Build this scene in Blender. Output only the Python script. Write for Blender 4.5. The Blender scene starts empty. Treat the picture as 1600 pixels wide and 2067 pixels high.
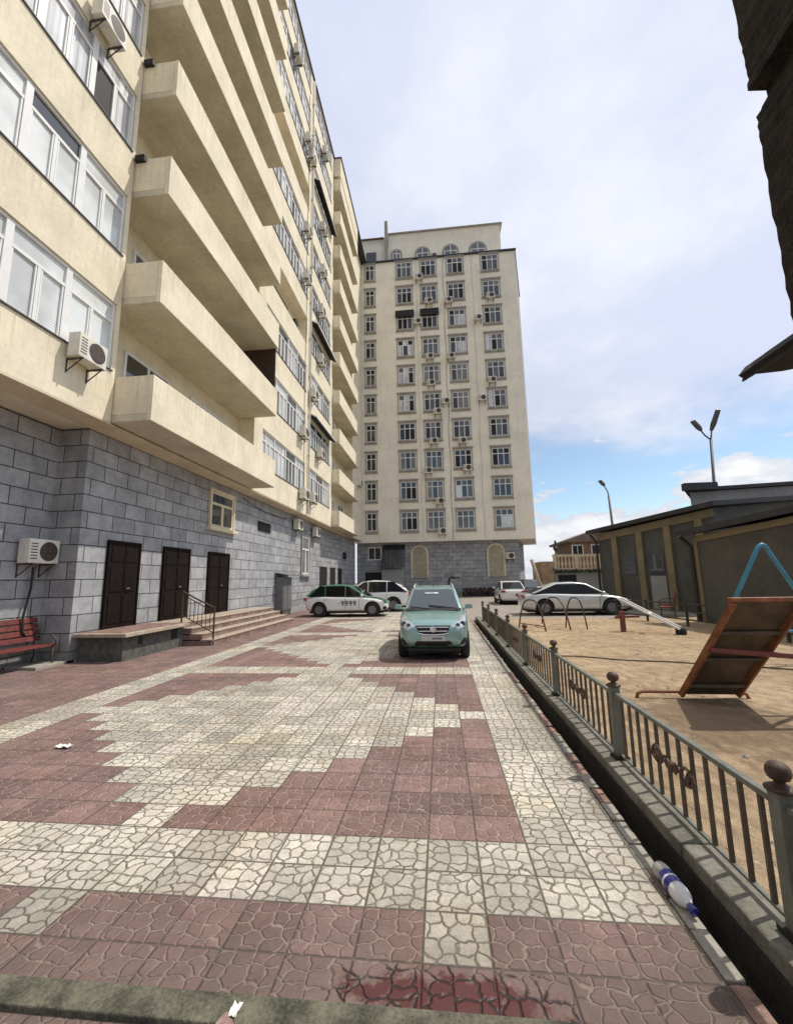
import bpy, bmesh, math, random
from mathutils import Vector, Matrix
random.seed(7)
C = bpy.context.scene.collection
R = math.radians
PI = math.pi

# ------------------------------------------------------------------ materials
def nn(nt, t, **kw):
    n = nt.nodes.new(t)
    for k, v in kw.items():
        setattr(n, k, v)
    return n

class G:
    """small node-graph helper"""
    def __init__(s, nt): s.nt = nt
    def lk(s, a, b): s.nt.links.new(a, b)
    def inp(s, sock, v):
        if v is None: return
        if hasattr(v, 'is_linked') or isinstance(v, bpy.types.NodeSocket): s.lk(v, sock)
        else: sock.default_value = v
    def m(s, op, a, b=None, c=None, clamp=False):
        n = nn(s.nt, 'ShaderNodeMath', operation=op, use_clamp=clamp)
        s.inp(n.inputs[0], a); s.inp(n.inputs[1], b)
        if c is not None: s.inp(n.inputs[2], c)
        return n.outputs[0]
    def mix(s, f, a, b, bt='MIX'):
        n = nn(s.nt, 'ShaderNodeMix', data_type='RGBA', blend_type=bt)
        s.inp(n.inputs[0], f)
        for i, v in ((6, a), (7, b)):
            if isinstance(v, tuple): n.inputs[i].default_value = (*v[:3], 1)
            else: s.lk(v, n.inputs[i])
        return n.outputs[2]
    def noise(s, vec, scale, detail=3, rough=.55, out=0):
        n = nn(s.nt, 'ShaderNodeTexNoise'); n.inputs['Scale'].default_value = scale
        n.inputs['Detail'].default_value = detail; n.inputs['Roughness'].default_value = rough
        if vec is not None: s.lk(vec, n.inputs['Vector'])
        return n.outputs[out]
    def ramp(s, v, lo, hi, a=0., b=1.):
        n = nn(s.nt, 'ShaderNodeMapRange', interpolation_type='SMOOTHSTEP')
        s.inp(n.inputs[0], v)
        for i, x in ((1, lo), (2, hi), (3, a), (4, b)): n.inputs[i].default_value = x
        return n.outputs[0]
    def comb(s, x, y, z=0.):
        n = nn(s.nt, 'ShaderNodeCombineXYZ')
        s.inp(n.inputs[0], x); s.inp(n.inputs[1], y); s.inp(n.inputs[2], z)
        return n.outputs[0]
    def sep(s, v):
        n = nn(s.nt, 'ShaderNodeSeparateXYZ'); s.lk(v, n.inputs[0]); return n.outputs
    def scale(s, v, sc):
        n = nn(s.nt, 'ShaderNodeVectorMath', operation='MULTIPLY'); s.lk(v, n.inputs[0]); n.inputs[1].default_value = sc
        return n.outputs[0]
    def bump(s, h, strength=.3, dist=.01, normal=None):
        n = nn(s.nt, 'ShaderNodeBump'); n.inputs['Strength'].default_value = strength; n.inputs['Distance'].default_value = dist
        s.lk(h, n.inputs['Height'])
        if normal is not None: s.lk(normal, n.inputs['Normal'])
        return n.outputs[0]

def newmat(name):
    m = bpy.data.materials.new(name); m.use_nodes = True
    nt = m.node_tree; b = nt.nodes['Principled BSDF']
    g = G(nt)
    pos = nn(nt, 'ShaderNodeNewGeometry').outputs['Position']
    return m, g, b, pos

def mat(name, col, rough=.7, var=.12, sc=3., bump=0., bsc=40., metal=0., coat=0., spec=.5, streak=0., dirt=(.08, .06, .045), sill=False):
    m, g, b, pos = newmat(name)
    n1 = g.noise(pos, sc, 4); n2 = g.noise(pos, sc * 9, 3)
    f = g.m('MULTIPLY_ADD', n1, .65, g.m('MULTIPLY', n2, .35))
    lo = tuple(max(0, c * (1 - var * 1.8)) for c in col); hi = tuple(min(1, c * (1 + var * 1.1)) for c in col)
    c = g.mix(g.ramp(f, .3, .7), lo, hi)
    if streak:
        st = g.noise(g.scale(pos, (2.2, 2.2, .12)), 2.2, 5, .65)
        fac = g.ramp(st, .52, .78, 0, streak)
        if sill:                                            # rain streaks that start under sills and parapet tops
            fz = g.m('FRACT', g.m('DIVIDE', g.m('SUBTRACT', g.sep(pos)[2], 6.42), 2.95))
            st2 = g.noise(g.scale(pos, (5., 5., .25)), 2.0, 4, .6)
            fac = g.m('ADD', g.m('MULTIPLY', fac, .6), g.m('MULTIPLY', g.ramp(st2, .50, .68, 0, streak * 1.1), g.ramp(fz, .60, 1.)), clamp=True)
        c = g.mix(fac, c, dirt)
    g.lk(c, b.inputs['Base Color'])
    b.inputs['Roughness'].default_value = rough; b.inputs['Metallic'].default_value = metal
    b.inputs['Coat Weight'].default_value = coat; b.inputs['Specular IOR Level'].default_value = spec
    if coat: b.inputs['Coat Roughness'].default_value = .05
    if bump:
        g.lk(g.bump(g.noise(pos, bsc, 4), bump, .02), b.inputs['Normal'])
    return m

M = {}
M['plaster'] = mat('cream_plaster', (.80, .72, .545), .88, .08, 1.1, .5, 55, streak=.30, dirt=(.36, .28, .18), sill=True)
M['plaster_far'] = mat('pale_cream_plaster', (.86, .80, .67), .9, .06, .6, .3, 30, streak=.45, dirt=(.46, .40, .30), sill=True)
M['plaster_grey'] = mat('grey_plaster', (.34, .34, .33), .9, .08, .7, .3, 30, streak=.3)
M['under'] = mat('grey_beige_slab', (.60, .545, .41), .92, .12, .9, .3, 30, streak=.2)  # balcony slabs, a darker tone than the parapets
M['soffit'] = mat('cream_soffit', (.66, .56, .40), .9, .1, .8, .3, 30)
M['roofdark'] = mat('dark_roof_metal', (.035, .035, .04), .6, .2, 2)
M['white_pvc'] = mat('white_pvc', (.78, .78, .76), .45, .04, 3)
M['cream_trim'] = mat('cream_trim', (.72, .64, .46), .8, .08, 3)
M['far_trim'] = mat('grey_stone_trim', (.36, .335, .29), .9, .12, 2)
M['door'] = mat('dark_brown_wood', (.010, .0045, .003), .75, .35, 6, .3, 30, spec=.2)
M['black'] = mat('black_void', (.012, .011, .01), .7, .2, 4)
M['rubber'] = mat('tyre_rubber', (.02, .02, .02), .85, .15, 20)
M['chrome'] = mat('bright_metal', (.75, .75, .76), .22, .04, 6, metal=1)
M['rim'] = mat('alloy_rim', (.22, .22, .23), .4, .15, 8, metal=.7)
M['ac'] = mat('air_conditioner_casing', (.72, .69, .60), .55, .1, 4, streak=.25)
M['acfan'] = mat('fan_grille_dark', (.07, .05, .04), .6, .3, 10)
M['steel'] = mat('dark_bracket_steel', (.06, .055, .05), .6, .25, 8)
M['rail'] = mat('grey_green_paint', (.15, .155, .125), .5, .16, 7, .15, 60, streak=.35, dirt=(.10, .08, .05))
M['railbar'] = mat('brown_bar_paint', (.10, .075, .05), .6, .2, 9)
M['bronze'] = mat('rusty_bronze', (.085, .045, .026), .6, .3, 12, .2, 60)
M['pipe'] = mat('pale_pipe', (.58, .56, .50), .5, .1, 2)
M['darkpipe'] = mat('dark_downpipe', (.03, .026, .022), .5, .2, 2)
M['orange'] = mat('worn_orange_paint', (.24, .085, .03), .6, .3, 9, .2, 40, streak=.5, dirt=(.12, .06, .03))
M['slideback'] = mat('dark_weathered_sheet', (.075, .05, .028), .6, .3, 5, .2, 30, streak=.5, dirt=(.05, .03, .02))
M['blue'] = mat('blue_paint', (.05, .24, .38), .45, .12, 7)
M['redpaint'] = mat('worn_red_paint', (.19, .045, .035), .55, .25, 9, .2, 40)
M['redwood'] = mat('red_painted_wood', (.16, .033, .025), .6, .3, 9, .3, 40)
M['darkgreen'] = mat('dark_iron', (.05, .055, .045), .6, .2, 9)
M['concrete'] = mat('grey_concrete', (.36, .335, .28), .92, .16, 3, .5, 60, streak=.2)
M['concrete_dark'] = mat('dark_mossy_concrete', (.125, .118, .082), .95, .4, 7, .6, 50)
M['gutterblack'] = mat('black_gutter_painted_shade', (.022, .02, .016), .95, .35, 6, .6, 50)  # near-black colour carries the shade of the gutter and kerb side
M['kerbstone'] = mat('worn_kerb_concrete', (.20, .188, .155), .92, .25, 4, .5, 60, streak=.3)
M['granite'] = mat('grey_rough_render', (.11, .108, .095), .95, .25, 9, .6, 50)
M['steptile'] = mat('pink_step_tile', (.26, .165, .135), .88, .3, 4.5, .3, 50)
M['stepnose'] = mat('pale_step_nosing', (.42, .345, .265), .88, .18, 6)
M['cabinet'] = mat('grey_sheet_steel', (.17, .165, .17), .5, .12, 4)
M['wallA'] = mat('dark_olive_render', (.105, .105, .095), .92, .14, 1.2, .3, 40, streak=.35)
M['pilaster'] = mat('cream_pilaster', (.25, .20, .12), .9, .1, 2)
M['brick'] = mat('brown_brick', (.25, .15, .10), .9, .25, 6, .3, 40)
M['balus'] = mat('cream_balustrade', (.66, .54, .37), .9, .1, 4)
M['pierm'] = mat('dark_rough_bark_like', (.034, .026, .018), 1., .5, 14, 1., 60)
M['awning'] = mat('dark_sheet_awning', (.02, .018, .016), .8, .3, 8)
M['lampgrey'] = mat('lamp_pole_grey', (.12, .12, .125), .5, .12, 5)
M['hedge'] = mat('dark_red_leaves', (.055, .022, .018), .8, .4, 9)
M['teal'] = mat('teal_car_paint', (.255, .415, .395), .28, .03, 5, coat=1., metal=.35)
M['whitecar'] = mat('white_car_paint', (.80, .80, .78), .3, .02, 5, coat=1.)
M['silvercar'] = mat('silver_car_paint', (.62, .63, .61), .3, .03, 5, coat=1., metal=.3)
M['greencar'] = mat('green_car_paint', (.03, .20, .11), .3, .04, 5, coat=1.)
M['darkcar'] = mat('dark_car_paint', (.02, .024, .03), .3, .1, 5, coat=1.)
M['lamp_lens'] = mat('headlamp_lens', (.55, .58, .60), .12, .12, 14, coat=1., metal=.5)
M['lamp_dark'] = mat('headlamp_dark', (.05, .055, .06), .15, .2, 14, coat=1.)
M['redlens'] = mat('red_lens', (.35, .01, .01), .2, .1, 9, coat=1.)
M['plate'] = mat('white_plate', (.52, .52, .5), .5, .05, 9)
M['ink'] = mat('black_ink', (.015, .015, .016), .6, .05, 9)
M['bluecap'] = mat('blue_plastic', (.015, .018, .22), .3, .06, 9, coat=.6)
M['paper'] = mat('white_paper', (.75, .73, .70), .8, .08, 20)
M['satwhite'] = mat('white_sheet', (.75, .74, .72), .6, .06, 4)

def glassmat(name, col, rough=.08, coat=1., stripes=0, folds=0):
    m, g, b, pos = newmat(name)
    n = g.noise(pos, .9, 3)
    c = g.mix(g.ramp(n, .35, .65), tuple(x * .75 for x in col), tuple(min(1, x * 1.15) for x in col))
    xyz = g.sep(pos)
    if stripes:
        fr = g.m('FRACT', g.m('MULTIPLY', xyz[2], stripes))
        c = g.mix(g.ramp(fr, .0, .35, .75, 0.), c, tuple(x * .45 for x in col))
    if folds:
        w = g.noise(g.comb(g.m('ADD', xyz[0], xyz[1]), 0., 0.), folds, 2)
        c = g.mix(g.ramp(w, .4, .6), c, tuple(x * .5 for x in col))
    g.lk(c, b.inputs['Base Color'])
    b.inputs['Roughness'].default_value = .6 if (stripes or folds) else rough
    b.inputs['Coat Weight'].default_value = coat; b.inputs['Coat Roughness'].default_value = .02
    b.inputs['Coat IOR'].default_value = 1.6
    return m
M['g_blind'] = glassmat('window_with_blind', (.68, .71, .70), stripes=17)
M['g_white'] = glassmat('window_with_white_curtain', (.72, .73, .74), folds=5)
M['g_grey'] = glassmat('window_grey_insect_screen', (.19, .19, .18), rough=.5, coat=.25)
M['g_dark'] = glassmat('window_dark_glass', (.03, .033, .036))
M['g_mid'] = glassmat('window_mid_glass', (.13, .14, .15), folds=7)
M['g_green'] = glassmat('window_green_tint', (.06, .11, .10))
M['carglass'] = mat('car_glass_tinted', (.006, .007, .008), .06, .1, 2, spec=.45)
def cg():
    m, g, b, pos = newmat('car_windscreen')
    b.inputs['Base Color'].default_value = (.045, .055, .058, 1); b.inputs['Roughness'].default_value = .1
    b.inputs['Coat Weight'].default_value = 1; b.inputs['Coat Roughness'].default_value = .02
    return m
M['windscreen'] = cg()

def stone_mat():
    m, g, b, pos = newmat('grey_stone_blocks')
    x = g.sep(pos)
    u = g.m('ADD', x[0], x[1])
    vec = g.comb(u, g.m('SUBTRACT', x[2], .235), 0.)
    br = nn(g.nt, 'ShaderNodeTexBrick'); g.lk(vec, br.inputs['Vector'])
    br.offset = .5; br.inputs['Scale'].default_value = 1.
    br.inputs['Brick Width'].default_value = .76; br.inputs['Row Height'].default_value = .385
    br.inputs['Mortar Size'].default_value = .012; br.inputs['Mortar Smooth'].default_value = .25
    br.inputs['Bias'].default_value = 0.
    br.inputs['Color1'].default_value = (.315, .32, .33, 1); br.inputs['Color2'].default_value = (.41, .415, .425, 1)
    br.inputs['Mortar'].default_value = (.055, .055, .06, 1)
    # irregular extra vertical cuts: a second, shifted joint set shown only in places
    n1 = g.noise(pos, 2.3, 5, .65); n2 = g.noise(pos, 26, 4, .7)
    f = g.m('MULTIPLY', g.ramp(n1, .25, .75, .74, 1.18), g.ramp(n2, .25, .75, .84, 1.12))
    c = g.mix(1., br.outputs['Color'], g.comb(f, f, f), 'MULTIPLY')
    st = g.noise(g.scale(pos, (2., 2., .15)), 2., 4, .65)
    c = g.mix(g.ramp(st, .58, .8, 0, .35), c, (.13, .13, .13))
    spl = g.m('MULTIPLY', g.ramp(g.m('ADD', x[2], g.m('MULTIPLY', n1, .8)), .3, 1.4, 1., 0.), g.ramp(n2, .3, .7, .3, .8))
    c = g.mix(spl, c, (.15, .135, .11))
    g.lk(c, b.inputs['Base Color']); b.inputs['Roughness'].default_value = .92
    h = g.m('ADD', g.m('MULTIPLY', br.outputs['Fac'], -1.), g.m('MULTIPLY', n2, .35))
    g.lk(g.bump(h, .7, .02), b.inputs['Normal'])
    return m
M['stone'] = stone_mat()

TX, TY, X0, Y0 = .305, .297, -.14, 2.41
def tile_mat(name, col, col2, groove, joint, stain=False):
    m, g, b, pos = newmat(name)
    x = g.sep(pos)
    u = g.m('DIVIDE', g.m('SUBTRACT', x[0], X0), TX); v = g.m('DIVIDE', g.m('SUBTRACT', x[1], Y0), TY)
    fu, fv = g.m('FRACT', u), g.m('FRACT', v)
    iu, iv = g.m('FLOOR', u), g.m('FLOOR', v)
    wn = nn(g.nt, 'ShaderNodeTexWhiteNoise', noise_dimensions='2D'); g.lk(g.comb(iu, iv), wn.inputs['Vector'])
    rnd = wn.outputs['Value']
    ang = g.m('MULTIPLY', g.m('FLOOR', g.m('MULTIPLY', rnd, 3.999)), PI / 2)
    rot = nn(g.nt, 'ShaderNodeVectorRotate', rotation_type='Z_AXIS')
    g.lk(g.comb(fu, fv), rot.inputs['Vector']); rot.inputs['Center'].default_value = (.5, .5, 0); g.lk(ang, rot.inputs['Angle'])
    wv = nn(g.nt, 'ShaderNodeVectorMath', operation='ADD'); g.lk(rot.outputs[0], wv.inputs[0])
    off = g.m('MULTIPLY', g.m('FLOOR', g.m('MULTIPLY', g.m('FRACT', g.m('MULTIPLY', wn.outputs['Value'], 17.7)), 5.)), 9.)
    g.lk(g.comb(g.m('ADD', off, 3.3), 7.7), wv.inputs[1])
    # gentle warp so that the stones get round corners
    wob = nn(g.nt, 'ShaderNodeTexNoise', noise_dimensions='2D'); g.lk(wv.outputs[0], wob.inputs['Vector']); wob.inputs['Scale'].default_value = 4.
    wsub = nn(g.nt, 'ShaderNodeVectorMath', operation='MULTIPLY_ADD'); g.lk(wob.outputs['Color'], wsub.inputs[0])
    wsub.inputs[1].default_value = (.16, .16, 0); g.lk(wv.outputs[0], wsub.inputs[2])
    vo = nn(g.nt, 'ShaderNodeTexVoronoi', voronoi_dimensions='2D', feature='DISTANCE_TO_EDGE')
    g.lk(wsub.outputs[0], vo.inputs['Vector']); vo.inputs['Scale'].default_value = 3.6; vo.inputs['Randomness'].default_value = .95
    d = vo.outputs['Distance']
    vc = nn(g.nt, 'ShaderNodeTexVoronoi', voronoi_dimensions='2D', feature='F1')
    g.lk(wsub.outputs[0], vc.inputs['Vector']); vc.inputs['Scale'].default_value = 3.6; vc.inputs['Randomness'].default_value = .95
    cellv = g.sep(vc.outputs['Color'])[0]
    gro = g.ramp(d, .022, .085, 1., 0.)
    eu = g.m('MINIMUM', fu, g.m('SUBTRACT', 1., fu)); ev = g.m('MINIMUM', fv, g.m('SUBTRACT', 1., fv))
    jd = g.m('MINIMUM', eu, ev); jo = g.ramp(jd, .008, .028, 1., 0.)
    big = g.noise(pos, 1.1, 5, .62); fine = g.noise(pos, 70, 4, .7); mid = g.noise(pos, 9, 4, .6)
    c = g.mix(g.ramp(big, .3, .7), col, col2)
    tv = g.m('MULTIPLY_ADD', g.m('FRACT', g.m('MULTIPLY', rnd, 7.31)), .42, .78)
    tv = g.m('MULTIPLY', tv, g.ramp(cellv, 0, 1, .9, 1.1))
    tv = g.m('MULTIPLY', tv, g.ramp(fine, .25, .75, .78, 1.2))
    tv = g.m('MULTIPLY', tv, g.ramp(mid, .3, .75, .86, 1.1))
    c = g.mix(1., c, g.comb(tv, tv, tv), 'MULTIPLY')
    c = g.mix(g.m('MULTIPLY', gro, g.ramp(mid, .25, .7, .45, .95)), c, groove)
    c = g.mix(g.m('MULTIPLY', jo, .85), c, joint)
    warm = g.noise(pos, .8, 5, .65)
    c = g.mix(g.ramp(warm, .45, .70, 0, .45), c, g.mix(1., c, (1.12, .98, .72), 'MULTIPLY'))
    blot = g.noise(pos, 3.2, 6, .72)
    c = g.mix(g.ramp(blot, .50, .72, 0, .42), c, g.mix(1., c, (.50, .47, .44), 'MULTIPLY'))
    # old damp dirt: green-grey film in large patches
    moss = g.noise(pos, .55, 6, .7)
    c = g.mix(g.ramp(moss, .48, .72, 0, .42), c, (.135, .125, .085))
    # grime towards the gutter and towards the near concrete strip, broken up by noise
    ed = g.m('ADD', g.m('SUBTRACT', 1.2, x[0]), g.m('MULTIPLY', big, .45))
    c = g.mix(g.ramp(ed, .22, .62, .5, 0.), c, (.10, .085, .06))
    fr_ = g.m('ADD', x[1], g.m('MULTIPLY_ADD', blot, 1.2, -.6))
    c = g.mix(g.ramp(fr_, 1.85, 2.75, .50, 0.), c, (.085, .07, .055))
    b.inputs['Roughness'].default_value = .85
    if stain:
        sx = g.m('DIVIDE', g.m('ADD', x[0], .02), .50); sy = g.m('DIVIDE', g.m('SUBTRACT', x[1], 1.965), .125)
        rr = g.m('SQRT', g.m('ADD', g.m('MULTIPLY', sx, sx), g.m('MULTIPLY', sy, sy)))
        rr = g.m('ADD', rr, g.m('MULTIPLY_ADD', g.noise(pos, 8, 6, .7), 2.2, -1.1))
        rr = g.m('SUBTRACT', rr, g.m('MULTIPLY', gro, .28))
        sm = g.ramp(rr, .62, .92, 1., 0.)
        c = g.mix(g.m('MULTIPLY', sm, .88), c, g.mix(gro, (.075, .010, .010), (.006, .002, .002)))
        g.lk(g.ramp(sm, 0, 1, .85, .5), b.inputs['Roughness'])
    g.lk(c, b.inputs['Base Color'])
    h = g.m('ADD', g.m('MULTIPLY', g.ramp(d, .0, .14), .8), g.m('MULTIPLY', fine, .10))
    h = g.m('MULTIPLY', h, g.ramp(jd, .0, .035))
    g.lk(g.bump(h, .75, .013), b.inputs['Normal'])
    return m
M['tile_red'] = tile_mat('red_crazy_paving_tile', (.245, .155, .138), (.18, .108, .097), (.36, .27, .225), (.10, .075, .065), True)
M['tile_light'] = tile_mat('pale_crazy_paving_tile', (.50, .475, .39), (.53, .48, .42), (.088, .075, .05), (.07, .062, .045))

def sand_mat():
    m, g, b, pos = newmat('trodden_sand')
    big = g.noise(pos, .6, 5, .65); mid = g.noise(pos, 5, 5, .65); fine = g.noise(pos, 60, 4, .7)
    c = g.mix(g.ramp(big, .35, .68), (.47, .345, .215), (.36, .255, .15))
    tv = g.m('MULTIPLY', g.ramp(mid, .3, .72, .70, 1.12), g.ramp(fine, .2, .8, .78, 1.2))
    c = g.mix(1., c, g.comb(tv, tv, tv), 'MULTIPLY')
    peb = nn(g.nt, 'ShaderNodeTexVoronoi', feature='F1'); g.lk(pos, peb.inputs['Vector']); peb.inputs['Scale'].default_value = 14
    c = g.mix(g.ramp(peb.outputs['Distance'], .10, .17, .8, 0.), c, (.55, .48, .38))
    xs = g.sep(pos); ddx = g.m('DIVIDE', g.m('SUBTRACT', xs[0], 3.0), 1.0); ddy = g.m('DIVIDE', g.m('SUBTRACT', xs[1], 5.2), 1.3)
    dr = g.m('ADD', g.m('SQRT', g.m('ADD', g.m('MULTIPLY', ddx, ddx), g.m('MULTIPLY', ddy, ddy))), g.m('MULTIPLY_ADD', mid, 1.2, -.6))
    c = g.mix(g.ramp(dr, .5, 1.1, .62, 0.), c, (.15, .095, .055))
    g.lk(c, b.inputs['Base Color']); b.inputs['Roughness'].default_value = .97
    fp = nn(g.nt, 'ShaderNodeTexVoronoi', feature='SMOOTH_F1'); g.lk(g.scale(pos, (1., .62, 1.)), fp.inputs['Vector']); fp.inputs['Scale'].default_value = 5.5
    h = g.m('ADD', g.m('ADD', mid, g.m('MULTIPLY', fine, .3)), g.m('MULTIPLY', g.ramp(fp.outputs['Distance'], .1, .45), .5))
    g.lk(g.bump(h, 1., .06), b.inputs['Normal'])
    return m
M['sand'] = sand_mat()
M['asphalt'] = mat('pale_worn_asphalt', (.30, .265, .225), .95, .15, 2, .4, 60)
M['earth'] = mat('grey_earth', (.20, .17, .13), .97, .2, 1.2, .4, 40)

# ------------------------------------------------------------------ mesh builder
class MB:
    def __init__(s): s.v = []; s.f = []; s.mi = []; s.cur = 0
    def vert(s, p): s.v.append(tuple(p)); return len(s.v) - 1
    def face(s, idx): s.f.append(tuple(idx)); s.mi.append(s.cur)
    def quad(s, *ps): s.face([s.vert(p) for p in ps])
    def poly(s, ps): s.face([s.vert(p) for p in ps])
    def box(s, x0, x1, y0, y1, z0, z1):
        x0, x1 = min(x0, x1), max(x0, x1); y0, y1 = min(y0, y1), max(y0, y1); z0, z1 = min(z0, z1), max(z0, z1)
        i = [s.vert(p) for p in ((x0, y0, z0), (x1, y0, z0), (x1, y1, z0), (x0, y1, z0), (x0, y0, z1), (x1, y0, z1), (x1, y1, z1), (x0, y1, z1))]
        for q in ((0, 3, 2, 1), (4, 5, 6, 7), (0, 1, 5, 4), (1, 2, 6, 5), (2, 3, 7, 6), (3, 0, 4, 7)): s.face([i[k] for k in q])
    def prism(s, ps, off):
        """closed polygon ps swept by vector off"""
        n = len(ps); off = Vector(off)
        a = [s.vert(p) for p in ps]; b = [s.vert(Vector(p) + off) for p in ps]
        s.face(a[::-1]); s.face(b)
        for k in range(n): s.face((a[k], a[(k + 1) % n], b[(k + 1) % n], b[k]))
    def tube(s, pts, r, seg=8, cap=True):
        pts = [Vector(p) for p in pts]; rings = []
        rr = r if isinstance(r, (list, tuple)) else [r] * len(pts)
        up = None
        for k, p in enumerate(pts):
            t = ((pts[k + 1] if k + 1 < len(pts) else p) - (pts[k - 1] if k else p)).normalized()
            if up is None:
                up = Vector((0, 0, 1)) if abs(t.z) < .9 else Vector((1, 0, 0))
            a = t.cross(up)
            if a.length < 1e-4: a = t.cross(Vector((1, .3, 0)))
            a.normalize(); b2 = a.cross(t).normalized(); up = b2
            rings.append([s.vert(p + a * math.cos(2 * PI * j / seg) * rr[k] + b2 * math.sin(2 * PI * j / seg) * rr[k]) for j in range(seg)])
        for k in range(len(rings) - 1):
            for j in range(seg):
                s.face((rings[k][j], rings[k][(j + 1) % seg], rings[k + 1][(j + 1) % seg], rings[k + 1][j]))
        if cap: s.face(rings[0][::-1]); s.face(rings[-1])
    def lathe(s, prof, c=(0, 0, 0), axis='z', seg=16):
        c = Vector(c); rings = []
        for (r, h) in prof:
            ring = []
            for j in range(seg):
                a = 2 * PI * j / seg; ca, sa = math.cos(a) * r, math.sin(a) * r
                p = {'z': (ca, sa, h), 'x': (h, ca, sa), 'y': (ca, h, sa)}[axis]
                ring.append(s.vert(c + Vector(p)))
            rings.append(ring)
        for k in range(len(rings) - 1):
            for j in range(seg):
                s.face((rings[k][j], rings[k][(j + 1) % seg], rings[k + 1][(j + 1) % seg], rings[k + 1][j]))
        s.face(rings[0][::-1]); s.face(rings[-1])
    def bar(s, a, b, w, h):
        """rectangular bar from a to b"""
        a, b = Vector(a), Vector(b); t = (b - a).normalized()
        up = Vector((0, 0, 1)) if abs(t.z) < .9 else Vector((0, 1, 0))
        sd = t.cross(up).normalized() * w / 2; u = sd.cross(t).normalized() * h / 2
        ps = [a + sd + u, a - sd + u, a - sd - u, a + sd - u]
        s.prism(ps, b - a)
    def build(s, name, m, parent=None, local=False, smooth=False, bevel=0, bseg=2, sub=0):
        me = bpy.data.meshes.new(name); me.from_pydata(s.v, [], s.f)
        ms = m if isinstance(m, (list, tuple)) else [m]
        for x in ms: me.materials.append(M[x] if isinstance(x, str) else x)
        if len(ms) > 1:
            for p, k in zip(me.polygons, s.mi): p.material_index = k
        bm = bmesh.new(); bm.from_mesh(me); bmesh.ops.recalc_face_normals(bm, faces=bm.faces); bm.to_mesh(me); bm.free()
        if smooth:
            for p in me.polygons: p.use_smooth = True
        o = bpy.data.objects.new(name, me); C.objects.link(o)
        if parent is not None:
            o.parent = parent
            if not local: o.location = -wloc(parent)
        if sub:
            md = o.modifiers.new('s', 'SUBSURF'); md.levels = sub; md.render_levels = sub
        if bevel:
            md = o.modifiers.new('b', 'BEVEL'); md.width = bevel; md.segments = bseg; md.limit_method = 'ANGLE'; md.angle_limit = R(35)
        return o

def wloc(o):
    v = Vector((0, 0, 0))
    while o is not None: v = v + Vector(o.location); o = o.parent
    return v
def tag(o, label=None, cat=None, group=None, kind=None):
    if label: o['label'] = label
    if cat: o['category'] = cat
    if group: o['group'] = group
    if kind: o['kind'] = kind
    return o
def thing(name, label, cat, loc=(0, 0, 0), rz=0, group=None):
    o = bpy.data.objects.new(name, None); C.objects.link(o); o.location = loc; o.rotation_euler = (0, 0, rz)
    o.empty_display_size = .2
    return tag(o, label, cat, group)
def inst(src, parent, loc, rz=0, name=None):
    """copy one object (shared mesh) and parent it; loc is in the parent's space"""
    o = src.copy(); C.objects.link(o); o.parent = parent; o.location = loc; o.rotation_euler = (0, 0, rz)
    return o
def apply_mods(o):
    dg = bpy.context.evaluated_depsgraph_get(); dg.update()
    me = bpy.data.meshes.new_from_object(o.evaluated_get(dg)); o.modifiers.clear(); o.data = me

# ------------------------------------------------------------------ ground
g = MB(); g.quad((-300, -300, -.42), (300, -300, -.42), (300, 300, -.42), (-300, 300, -.42))
tag(g.build('ground', 'earth'), kind='structure')

pv = MB()
def is_light(i, j):
    if -17 <= i <= -16: return True                     # long strip on the building side
    if i < -17: return False
    if j < 0:
        return j == -1 and i in (-7, 0)
    if i >= 2: return True                              # strip beside the gutter
    k = j % 18
    if k in (0, 1): return True                         # cross band
    return abs(i + 7) <= 8 - abs(k - 10)
for j in range(-2, 124):
    for i in range(-30, 5):
        x0, x1 = X0 + i * TX, X0 + (i + 1) * TX
        y0, y1 = Y0 + j * TY, Y0 + (j + 1) * TY
        if i == 4: x1 = 1.10
        if i == 4 and False: continue
        if x0 >= 1.1: continue
        pv.cur = 1 if is_light(i, j) else 0
        pv.quad((x0, y0, 0), (x1, y0, 0), (x1, y1, 0), (x0, y1, 0))
for j in range(-12, -3):
    for i in range(-30, 5):
        x0, x1 = X0 + i * TX, min(1.1, X0 + (i + 1) * TX)
        if x0 >= 1.1: continue
        pv.cur = 0
        pv.quad((x0, Y0 + j * TY, 0), (x1, Y0 + j * TY, 0), (x1, Y0 + (j + 1) * TY, 0), (x0, Y0 + (j + 1) * TY, 0))
pv.cur = 0
pv.box(-9.6, 1.10, -1.2, 39.2, -.2, -.012)
tag(pv.build('pavement', ['tile_red', 'tile_light']), kind='structure')
st = MB(); st.box(-9.3, .42, 1.785, 1.905, -.1, .014)
tag(st.build('concrete_strip', 'concrete_dark', bevel=.006), kind='structure')
# narrow brick edging beside the gutter
eb = MB(); y = 1.0
while y < 18:
    L = random.uniform(.20, .27)
    eb.cur = 0 if random.random() < .55 else 1
    z = random.uniform(-.006, .008); dx = random.uniform(-.006, .006)
    eb.box(1.106 + dx, 1.185 + dx, y, y + L - .016, -.2, z)
    y += L
eb.cur = 1; eb.box(1.101, 1.186, 1.0, 18, -.4, -.025)
tag(eb.build('edging', ['concrete', mat('pink_edging_brick', (.30, .19, .15), .95, .25, 9, .5, 60)], bevel=.006), kind='structure')
gt = MB(); gt.box(1.187, 1.316, .9, 18, -.4, -.16); gt.box(1.316, 1.332, .9, 17.3, -.4, .025)  # second box: lining added along the kerb side to paint its shade
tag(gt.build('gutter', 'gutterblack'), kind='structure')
kb = MB(); y = .9
while y < 17.2:
    L = 1.0 + random.uniform(-.05, .05); dx = random.uniform(-.004, .004)
    kb.box(1.338 + dx, 1.545, y, y + L - .010, -.2, .100 + random.uniform(-.005, .005))
    y += L
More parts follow.
